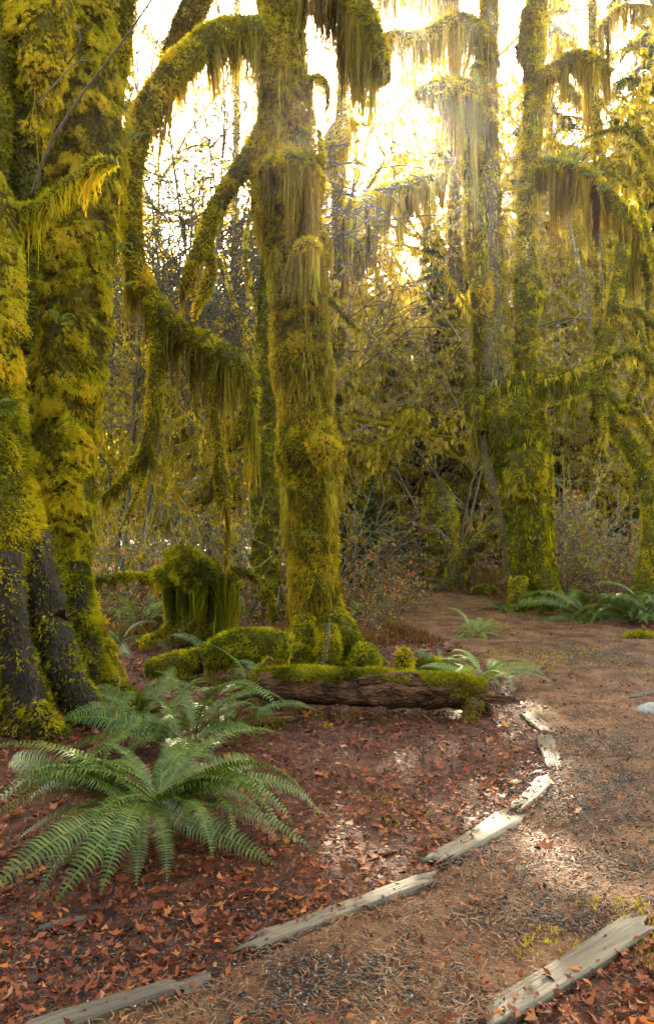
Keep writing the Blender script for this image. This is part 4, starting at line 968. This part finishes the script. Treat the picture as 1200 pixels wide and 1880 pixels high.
CONS = [  # x, y, scale, variant, label
    (-15.5, 33, 1.0, 0, "dark hazy conifer far behind the trunks at the left edge"),
    (-11.0, 40, 1.05, 1, "hazy conifer far behind the golden trunk"),
    (-8.6, 30, .45, 2, "short hazy conifer glimpsed between the golden trunk and the hanging limb"),
    (-5.6, 46, .62, 0, "pale distant conifer above the moss-ball stump"),
    (-2.3, 52, .85, 2, "palest distant conifer beside the middle maple's shaded side"),
    (3.6, 27, .30, 0, "shaded bushy conifer directly behind the distant snag"),
    (1.6, 31, .40, 2, "small dim conifer between the middle maple and the snag"),
    (6.0, 36, .46, 1, "hazy conifer rising behind the snag and the twin-stemmed maple"),
    (9.3, 33, 1.0, 0, "dark conifer behind the right stem of the twin-stemmed maple"),
    (11.6, 27, 1.05, 1, "dark conifer with bare lower trunk behind the low level limb"),
    (14.6, 31, 1.1, 0, "dark conifer behind the twisted right-edge branches"),
    (17.5, 36, 1.1, 1, "hazy conifer beyond the right edge branches, farthest on that side"),
    (12.8, 44, 1.0, 2, "faint conifer between the darker ones on the right"),
    (-19, 44, 1.1, 1, "faint conifer beyond the left edge trunk"),
    (.2, 62, .8, 0, "faintest conifer seen low in the glow left of centre"),
    (5.4, 64, .85, 1, "faintest conifer seen low in the glow right of centre"),
    (22, 50, 1.1, 0, "faint conifer far behind the right edge"),
    (-1.0, 38, .40, 1, "narrow hazy conifer seen between the hanging limbs and the middle maple"),
    (-6.9, 36, .45, 0, "low hazy conifer behind the twig thicket above the stump"),
    (2.9, 44, .72, 1, "hazy conifer directly under the sun"),  # height and place set to block sun from the near ground
    (7.4, 46, .66, 0, "hazy conifer seen in the gap between the two stems of the twin maple"),
    (9.6, 54, 1.05, 1, "distant conifer right of the twin maple's right stem"),
    (-14, 52, .8, 2, "distant conifer left of the arching limb"),
    (.95, 16.6, .12, 2, "knee-high yellow-green young conifer left of the distant snag"),
    (1.9, 23.5, .36, 2, "young dark conifer standing close behind the snag"),
    (3.1, 23.5, .42, 0, "young dark conifer between the snag and the twin-stemmed maple"),
    (-3.5, 24, .40, 2, "young conifer deep in the thicket above the moss-ball stump"),
    (6.3, 21.5, .34, 2, "young conifer just right of the twin-stemmed maple"),
    (8.4, 24, .42, 0, "young conifer behind the twisted right-edge maple"),
    (.3, 20.5, .30, 0, "young conifer close beside the middle maple's sunny side"),
    (.9, 43, .72, 1, "hazy conifer just left of the sun's place above the glow"),  # added as a sun blocker, dappling the near ground
    (-28, 55, 1.1, 2, "faint conifer far beyond the left edge"),
]
for x, y, s_, vi, lab in CONS:
    t = thing("conifer", lab, "tree", (x, y, float(ground_h(x, y)[0])), rng.uniform(0, 6.28), "hazy conifers of the forest behind", s_)
    for nm, me in zip(("trunk", "boughs", "crown", "hanging_moss"), CON[vi]): put(nm, me, t)

# the wood beyond, one mass
pos, g, sz = [], [], []
for k in range(124):
    x = rng.uniform(-60, 62); y = rng.uniform(72, 120); H = rng.uniform(12, 24) * (1.25 if abs(x - 5) > 25 else .85)
    if k < 34: x = rng.uniform(-26, 26); y = rng.uniform(47, 60); H = rng.uniform(3, 5.5)
    if k >= 106:      # the same wood, unseen behind the viewpoint, added to shade the frontal fill
        an_ = -2.75 + 2.35 * (k - 106) / 17; rr_ = rng.uniform(11.5, 15); x, y = 14 * math.cos(an_) * 1.5, rr_ * math.sin(an_); H = rng.uniform(7, 11)
    m = 300; u = rng.random(m) ** .8; z = u * H; rad = (1 - u) * 3.6 * np.sqrt(rng.random(m)) + .15; a_ = rng.uniform(0, 6.28, m)
    gz = float(ground_h(x, y)[0]); h_ = np.stack([np.cos(a_), np.sin(a_), np.zeros(m)], 1)
    pos.append(np.array([x, y, gz + .3]) + h_ * rad[:, None] + np.array([0, 0, 1.]) * z[:, None])
    g.append(h_ + np.array([0, 0, -.5]) + rng.normal(0, .25, (m, 3))); sz.append(rng.uniform(1.4, 2.8, m))
pos, g, sz = map(np.concatenate, (pos, g, sz))
BIG = [T([[-.35, 0, 0], [.35, 0, 0], [0, -.2, 1], [-.1, .0, .3], [.45, -.25, .5], [.05, -.1, .8], [-.1, -.05, .2], [.0, -.1, .6], [-.5, -.3, .6]])]
v = scatter(BIG, pos, frames(g, np.tile([0, 0, 1.], (len(pos), 1))), sz, np.clip(rng.normal(.45, .2, len(pos)), 0, 1))
a = Acc(); a.add(v[0], v[1], None, v[2])
tag(put("distant_forest", a.mesh("distant_forest", M['needles'])), "far-off conifer wood closing the view, plus unseen shading trees added behind the viewpoint", "forest", kind='stuff')

# ------------------------------------------------------------------ bare twiggy saplings with moss shreds
def twig_mesh(seed, stems, H, spread, up=.8, curve=.3, levels=3, kids=7, r0=.02, flake=.5, fl=(.06, .2), horizontal=0., core='twig', red=0.0, fw=.02, first=.2, rmin=.0055, kl=(.3, .55)):
    r = np.random.default_rng(seed); polys, rads, lv = [], [], []
    def grow(p, dvec, L, rad, level):
        k = 6; q = [p]; dv = dvec
        for i in range(k - 1):
            bias = np.array([0, 0, up if level == 0 else (.25 * (1 - horizontal) - .05)])
            dv = nrm((dv + r.normal(0, curve / 3, 3) + bias * .12 - np.array([0, 0, .10 * level * (i / k)]))[None])[0]
            q.append(q[-1] + dv * L / (k - 1))
        q = np.array(q); polys.append(q); rads.append(np.linspace(rad, rad * .35, k)); lv.append(level)
        if level < levels:
            for c in range(kids if level else kids + 3):
                u = r.uniform(first if level == 0 else .2, 1) * (k - 1.01); i = int(u); s_ = q[i] + (q[i + 1] - q[i]) * (u - i)
                ax = nrm(r.normal(0, 1, 3)[None])[0]; ax[2] *= (1 - horizontal * .85)
                nd = nrm((nrm((q[i + 1] - q[i])[None])[0] * .75 + ax * .9)[None])[0]
                grow(s_, nd, L * r.uniform(*kl), rad * .5, level + 1)
    for s_ in range(stems):
        a = r.uniform(0, 6.28); grow(np.array([r.normal(0, .08), r.normal(0, .08), 0]), nrm(np.array([[np.cos(a) * spread, np.sin(a) * spread, 1.]]))[0], H * r.uniform(.7, 1.1), r0, 0)
    A = np.array(polys); Rr = np.maximum(np.array(rads), rmin); V, Q = fast_tubes(A, Rr, 4)
    a = Acc(); a.add(V, None, Q, .4)
    st = a.mesh("stems", M[core])
    seg = A[:, :-1].reshape(-1, 3); sl = np.diff(A, axis=1).reshape(-1, 3)
    n = int(len(seg) * flake); idx = r.integers(0, len(seg), n); pos = seg[idx] + sl[idx] * r.random((n, 1))
    rot = np.tile(np.eye(3), (n, 1, 1)); an = r.uniform(0, 6.28, n); rot[:, 0, 0] = np.cos(an); rot[:, 1, 0] = np.sin(an); rot[:, 0, 1] = -np.sin(an); rot[:, 1, 1] = np.cos(an)
    w = fw * r.uniform(.6, 1.5, n)
    v = scatter(FLAKE, pos, rot, np.stack([w, w, r.uniform(*fl, n)], 1), np.clip(r.normal(.5, .22, n), 0, 1))
    a = Acc(); a.add(v[0], v[1], None, v[2]); fm = a.mesh("hanging_moss", M['moss_far'])
    lm_ = None
    if red:
        tips = A[:, -1]; k = r.random(len(tips)) < red; pos = tips[k]
        if k.sum():
            v = scatter(MAPLE, pos, frames(r.normal(0, 1, (len(pos), 3)), r.normal(0, 1, (len(pos), 3))), r.uniform(.07, .15, len(pos)), r.random(len(pos)))
            a = Acc(); a.add(v[0], v[1], None, v[2]); lm_ = a.mesh("leaves", M['redleaf'])
    return st, fm, lm_
TW = [
    twig_mesh(1, 5, 5.5, .6, .5, .6, 3, 4, .034, 1.2, (.04, .13), 0, 'moss_far', .02, .022),     # arching vine maple
    twig_mesh(2, 4, 7.0, .45, .6, .5, 3, 4, .034, 1.2, (.04, .14), .6, 'twig', .015, .022),
    twig_mesh(3, 2, 9.0, .15, .9, .3, 3, 6, .04, .12, (.03, .08), .9, 'dark_trunk', .0, rmin=.0075),            # bare, level twigs against the sky
    twig_mesh(4, 8, 2.2, .9, .4, .6, 2, 3, .012, .5, (.03, .09), .1, 'twig', .12),            # low bush with a few red leaves
    twig_mesh(5, 9, 1.3, 1.1, .3, .7, 2, 3, .009, .3, (.03, .07), .2, 'timber_dark', .45),          # red-leaved bush
    twig_mesh(6, 3, 6.0, .4, .7, .6, 3, 4, .04, 1.5, (.06, .2), .2, 'moss_far', .015, .03),      # heavy with moss shreds
    twig_mesh(7, 2, 10., .30, .6, .6, 3, 7, .10, 1.2, (.06, .22), .1, 'moss', .0, .03, .5, kl=(.22, .42)),     # tall crooked maples of the canopy
    twig_mesh(8, 2, 10., .38, .6, .7, 3, 7, .10, 1.2, (.06, .22), .2, 'moss', .0, .03, .5, kl=(.22, .42)),
    twig_mesh(9, 2, 11., .28, .6, .6, 3, 7, .10, 1.2, (.06, .22), .1, 'moss', .0, .03, .5, kl=(.22, .42)),
]
def row(pts):
    """places with their rank from the left as the camera sees them"""
    order = sorted(range(len(pts)), key=lambda i: pts[i][0] / pts[i][1])
    return [(*pts[i], ", " + ORD[k] + " from the left") for k, i in enumerate(order)]
def sapling(label, x, y, vi, s_=1., rz=None, name="vine_maple", cat="tree", group="twiggy vine maples"):
    t = thing(name, label, cat, (x, y, float(ground_h(x, y)[0])), rng.uniform(0, 6.28) if rz is None else rz, group, s_)
    for nm, me in zip(("stems", "hanging_moss", "leaves"), TW[vi]):
        if me is not None: put(nm, me, t)
    return t
L1 = "leafless vine maple in the thicket left of the middle maple"
for x, y, vi, s_, q in row([(-3.9, 14.5, 0, 1.0), (-2.7, 16.5, 1, 1.0), (-4.6, 18, 5, 1.2), (-2.3, 14.4, 0, .8), (-1.6, 19, 1, 1.2), (-3.2, 22, 5, 1.5), (-5.4, 24, 1, 1.5), (-1.6, 26, 0, 1.3), (-6.6, 19, 0, 1.4)]):
    sapling(L1 + q, x, y, vi, s_)
L2 = "leafless vine maple in the sunbeams right of the middle maple"
for x, y, vi, s_, q in row([(-.8, 21, 0, .9), (.3, 25, 5, 1.15), (1.2, 23, 1, 1.25), (2.2, 24.5, 0, 1.7), (3.1, 25, 1, 1.3), (1.3, 22, 5, 1.0), (2.3, 22.5, 1, 1.05), (.5, 23, 5, 1.1), (2.4, 24, 0, 1.0), (3.4, 21, 1, 1.3), (4.6, 26, 0, 1.4), (-.6, 27, 1, 1.6), (3.6, 31, 1, 1.3), (.6, 33, 0, 1.6)]):
    sapling(L2 + q, x, y, vi, s_)
L3 = "leafless vine maple in the dim thicket right of the twin-stemmed maple"
for x, y, vi, s_, q in row([(5.9, 19.5, 5, .9), (7.2, 18.2, 0, .9), (8.4, 21.5, 5, 1.3), (5.6, 23, 1, 1.5), (9.2, 19.5, 1, 1.3), (10.4, 25, 5, 1.9), (7.2, 27, 0, 2.2), (9.0, 30, 1, 2.4), (11.5, 31, 0, 2.4), (6.0, 31, 5, 2.0)]):
    sapling(L3 + q, x, y, vi, s_)
for lab, pts in [("tall crooked mossy maple in the canopy at the right", [(8.2, 24.5, 1.15, 6), (11.0, 24.5, 1.2, 6), (12.4, 23.5, 1.2, 8), (8.4, 30, 1.5, 7), (11.2, 31, 1.6, 6), (14.5, 29, 1.5, 8), (12.0, 38, 1.9, 7)]),
                 ("tall crooked mossy maple in the glow beyond the twin-stemmed maple", [(6.4, 29, 1.45, 6), (6.9, 35, 1.8, 8), (8.4, 40, 1.9, 7), (5.8, 30, 1.5, 8), (5.6, 25, 1.3, 7)]),
                 ("crooked mossy maple half lost in the glow below the sun", [(1.3, 26, .95, 7), (2.0, 30, 1.42, 8), (-2.0, 26, 1.2, 8), (-1.8, 31, 1.6, 6), (.1, 34, 1.0, 6)]),  # second one made tall as a blocker, keeping sun off the near path
                 ("crooked mossy maple behind the hanging limbs", [(-5.9, 21, .95, 6), (-3.4, 26, .85, 8), (-7.8, 27, 1.3, 7)])]:
    for x, y, s_, vi, q in row(pts): sapling(lab + q, x, y, vi, s_, name="mossy_maple", group="canopy maples in the background")
L4 = "bare tree with fine level twigs beside the arching limb"
for x, y, s_, q in row([(-3.3, 13.5, 1.05), (-4.8, 20, 1.4), (-2.2, 18.5, 1.3), (-3.0, 17, 1.3), (-4.2, 15.2, 1.1), (-1.9, 14.2, 1.05)]):
    sapling(L4 + q, x, y, 2, s_, group="bare trees against the sky")
for lab, pts in [("low twiggy bush in the thicket behind the moss-ball stump", [(-2.9, 11.8), (-2.0, 12.4), (-1.3, 13.2), (-3.4, 13.5), (-2.3, 14.8)]),
                 ("low twiggy bush in the thicket around the distant snag", [(.1, 15.6), (.7, 20.6), (2.3, 21.2), (-.2, 17.2), (1.4, 22.2)]),
                 ("low twiggy bush beside the twisted right-edge maple", [(4.4, 14.8), (5.0, 15.6), (5.9, 14.4), (6.7, 15.4), (5.5, 17.0), (7.2, 14.2), (4.2, 16.4)])]:
    for x, y, q in row(pts): sapling(lab + q, x, y, 3, rng.uniform(.85, 1.3), name="bush", cat="bush", group="low twiggy bushes")
for lab, pts in [("low russet-leaved bush beside the middle maple's right root", [(.55, 10.4), (.95, 11.4), (.4, 11.8), (1.25, 12.6), (.75, 13.2)]),
                 ("low russet-leaved bush near the distant snag", [(.45, 17.2), (1.4, 19.6), (3.6, 19.4), (.2, 18.4), (2.7, 20.8)]),
                 ("low russet-leaved bush behind the right-hand ferns", [(4.1, 14.2), (4.7, 13.6), (5.3, 14.0), (6.0, 13.4), (4.5, 15.4)]),
                 ("low russet-leaved bush around the moss-ball stump", [(-2.6, 10.4), (-1.2, 10.8), (-1.8, 11.6), (-.9, 11.8), (-3.2, 11.2)])]:
    for x, y, q in row(pts): sapling(lab + q, x, y, 4, rng.uniform(.4, .7), name="bush", cat="bush", group="russet-leaved bushes")

# ------------------------------------------------------------------ ground cover
CLEAR = [(f1[0], f1[1], .25)]
def scatter_ground(n, ymin, ymax, power=1.0):
    y = ymin + (ymax - ymin) * rng.random(n) ** power
    x = rng.uniform(-1, 1, n) * (y * .46 + .5)
    return np.column_stack([x, y])
def noise2(xy, f, s=0.): return fbm(np.column_stack([xy * f + s, np.zeros(len(xy))]), 3)
# leaves
n = 40000
xy = scatter_ground(n, 1.9, 17, 1.3); inp = in_path(xy)
pn = noise2(xy, .9, 4)
keep = (~inp & (rng.random(n) < .95)) | (inp & (rng.random(n) < .05 + .25 * (pn > .07)))
xy = xy[keep]; inp = inp[keep]; n = len(xy)
z = ground_h(xy[:, 0], xy[:, 1]) + .012 + rng.uniform(0, .022, n) + inp * .012
sz = np.exp(rng.normal(-3.4, .42, n)).clip(.015, .075) * (1 + .25 * (xy[:, 1] > 6)) * np.where(inp, .7, 1)
var = np.clip(.42 + .9 * noise2(xy, .7, 9) + rng.normal(0, .27, n), 0, .97); var[rng.random(n) < .012] = 1
v = scatter(MAPLE, np.column_stack([xy, z]), flat_frames(n, .28), sz, var)
a = Acc(); a.add(v[0], v[1], None, v[2])
WHOLE = [maple(60 + q, 6, .55) for q in range(6)]
n = 350
xy = scatter_ground(n, 2.0, 9, 1.3); xy = xy[~in_path(xy) | (rng.random(n) < .06)]; n = len(xy)
v = scatter(WHOLE, np.column_stack([xy, ground_h(xy[:, 0], xy[:, 1]) + .03 + rng.uniform(0, .015, n)]), flat_frames(n, .22), rng.uniform(.05, .085, n), np.clip(rng.normal(.42, .25, n), .05, .97))
a.add(v[0], v[1], None, v[2])
n = 26000
xy = scatter_ground(n, 1.9, 12, 1.5); ip = in_path(xy); k_ = ~ip | (rng.random(n) < .3); xy = xy[k_]; ip = ip[k_]; n = len(xy)
v = scatter(LEAFLET, np.column_stack([xy, ground_h(xy[:, 0], xy[:, 1]) + .014 + rng.uniform(0, .03, n) + ip * .01]), flat_frames(n, .45), rng.uniform(.015, .05, n), np.clip(.45 + .8 * noise2(xy, .9, 3) + rng.normal(0, .3, n), 0, .98))
a.add(v[0], v[1], None, v[2])
tag(put("leaf_litter", a.mesh("leaf_litter", M['litter'])), "carpet of wet red-brown fallen leaves on the forest floor", "leaf litter", kind='stuff')
# needles and chips on the path and among the leaves
n = 90000
xy = scatter_ground(n, 1.9, 15, 1.5); inp = in_path(xy)
keep = inp | (rng.random(n) < .25); xy = xy[keep]; inp = inp[keep]; n = len(xy)
z = ground_h(xy[:, 0], xy[:, 1]) + .008 + inp * .02 + rng.uniform(0, .012, n)
sz = rng.uniform(.02, .05, n) * (1 + .1 * xy[:, 1])
var = np.clip(.45 + .9 * noise2(xy, 1.3, 2) + rng.normal(0, .22, n), 0, 1)
v = scatter(NEEDLE, np.column_stack([xy, z]), flat_frames(n, .2), sz, var)
a = Acc(); a.add(v[0], v[1], None, v[2])
tag(put("needle_litter", a.mesh("needle_litter", M['needle_litter'])), "tan conifer needles and bark chips strewn over the path", "needle litter", kind='stuff')
# gravel patches
gp = [(720, 1830, .34, .16), (1050, 1672, .22, .18), (1040, 1500, .36, .30), (180, 1760, .40, .22), (500, 1690, .30, .20), (420, 1850, .4, .14), (1060, 1380, .35, .35), (1080, 1210, .5, .5), (880, 1585, .2, .2), (1000, 1450, .3, .3), (1120, 1590, .3, .2), (620, 1780, .3, .12), (1140, 1450, .4, .3), (960, 1700, .2, .12)]
acc = []
for px, py, rx, ry in gp:
    c = G(px, py); k = int(4800 * rx * ry * 2.2) + 150
    acc.append(c + rng.normal(0, 1, (k, 2)) * np.array([rx, ry]) * .7)
xy0 = scatter_ground(4000, 1.9, 9, 1.4); xy0 = xy0[in_path(xy0)]
xy = np.vstack(acc + [xy0]); n = len(xy)
z = ground_h(xy[:, 0], xy[:, 1]) + .004 + .022 * in_path(xy) + rng.uniform(0, .008, n)
v = scatter(PEBBLE, np.column_stack([xy, z]), flat_frames(n, .6), rng.uniform(.008, .022, n), np.clip(rng.normal(.45, .25, n), 0, 1))
a = Acc(); a.add(v[0], v[1], None, v[2])
tag(put("gravel", a.mesh("gravel", M['gravel'])), "patches of dark grey gravel showing through the path", "gravel", kind='stuff')
# moss on the ground
n = 60000
xy = scatter_ground(n, 1.9, 17, 1.2)
mk = noise2(xy, .8, 21) + .5 * noise2(xy, 5, 3) > .235
for px, py, r_ in [(1150, 1690, .16), (1000, 1750, .14), (760, 1515, .1), (1200, 1700, .15), (960, 1130, .6), (800, 1110, .9), (1100, 1215, .3), (700, 1480, .12), (1000, 1320, .05)]:
    c = G(px, py); mk |= (np.linalg.norm(xy - c, axis=1) < r_ * (1 + 2 * noise2(xy, 6, 5))) & (rng.random(n) < .8)
xy = xy[mk]; n = len(xy)
z = ground_h(xy[:, 0], xy[:, 1]) + .008 + .02 * in_path(xy)
v = scatter(TUFT, np.column_stack([xy, z]), flat_frames(n, .35), rng.uniform(.014, .035, n), np.clip(.6 + noise2(xy, 3) + rng.normal(0, .15, n), 0, 1))
a = Acc(); a.add(v[0], v[1], None, v[2])
tag(put("ground_moss", a.mesh("ground_moss", M['moss'])), "scattered golden moss patches on the path and litter", "moss", kind='stuff')
# dry grass and bracken beyond the bend
n = 18000
xy = np.column_stack([rng.uniform(-9, 10, n), 13.2 + 14 * rng.random(n) ** 1.2]); xy = xy[~in_path(xy)]
xy2 = np.column_stack([rng.uniform(-3.4, 1.4, 7000), 9.4 + 4 * rng.random(7000)]); xy2 = xy2[~in_path(xy2)]
xy2 = xy2[noise2(xy2, .8, 33) > -.05]
xy = np.vstack([xy, xy2]); n = len(xy)
z = ground_h(xy[:, 0], xy[:, 1])
g = nrm(np.column_stack([rng.normal(0, .45, (n, 2)), np.ones(n)]))
hgt = np.clip(.18 + .5 * noise2(xy, .5, 8) + rng.normal(0, .08, n), .04, .5) * np.where(xy[:, 1] < 13.5, .55, 1)
v = scatter(TUFT, np.column_stack([xy, z]), frames(g, rng.normal(0, 1, (n, 3))), np.column_stack([hgt * .4, hgt * .4, hgt]), np.clip(.5 + noise2(xy, .7, 1) * 1.2 + rng.normal(0, .18, n), 0, 1))
a = Acc(); a.add(v[0], v[1], None, v[2])
tag(put("undergrowth", a.mesh("undergrowth", M['drygrass'])), "dry brown grass and bracken beyond the path bend", "undergrowth", kind='stuff')

# single leaves one can pick out
for k, (px, py, s_, lab) in enumerate([(1003, 1573, .085, "red maple leaf lying alone on the path near the pointed timber"), (928, 1355, .08, "orange leaf below the rotten log's bare end"),
                                       (505, 1310, .08, "orange leaf by the fern at the rotten log's left end"), (882, 1465, .07, "red leaf on the litter left of the crumbling timber piece"),
                                       (196, 1707, .07, "dark red leaf beside the charred stick"), (882, 1608, .06, "small red leaf at the foot of the pointed timber"),
                                       (100, 1105, .12, "curled purplish leaf caught on the mossy root")]):
    if k == 6:
        c = P(118, 1130, 5.5)
    else:
        g_ = G(px, py); c = np.array([g_[0], g_[1], float(ground_h(*g_)[0]) + .05])
    tv, tf = maple(100 + k, 5, 1.0)
    o = put("fallen_leaf", build("fallen_leaf", tv * s_ * 1.3, tf, M['litter' if k in (4, 6) else 'redleaf'], np.full(len(tv), [.4, .9, .9, .3, .0, .5, .0][k]))); o.location = Vector(c); o.rotation_euler = (.3, .2 * k, k * 1.3)
    tag(o, lab, "leaf", "single fallen leaves")

# ------------------------------------------------------------------ haze
V = np.array([[x, y, z] for x in (-151.5, 151.5) for y in (-21.5, 151.5) for z in (-2.2, 32.0)], float)
F4 = np.array([[0, 1, 3, 2], [4, 6, 7, 5], [0, 4, 5, 1], [2, 3, 7, 6], [0, 2, 6, 4], [1, 5, 7, 3]])
m, nt, out = new_mat("haze")
pv = nt.nodes.new("ShaderNodeVolumePrincipled"); pv.inputs["Color"].default_value = (.95, .93, .88, 1); pv.inputs["Density"].default_value = .00048; pv.inputs["Anisotropy"].default_value = .86
nt.links.new(pv.outputs[0], out.inputs["Volume"])
o = put("haze", build("haze", V, None, m, F4=F4)); tag(o, "pale sunlit haze filling the forest air", "haze", kind='stuff')
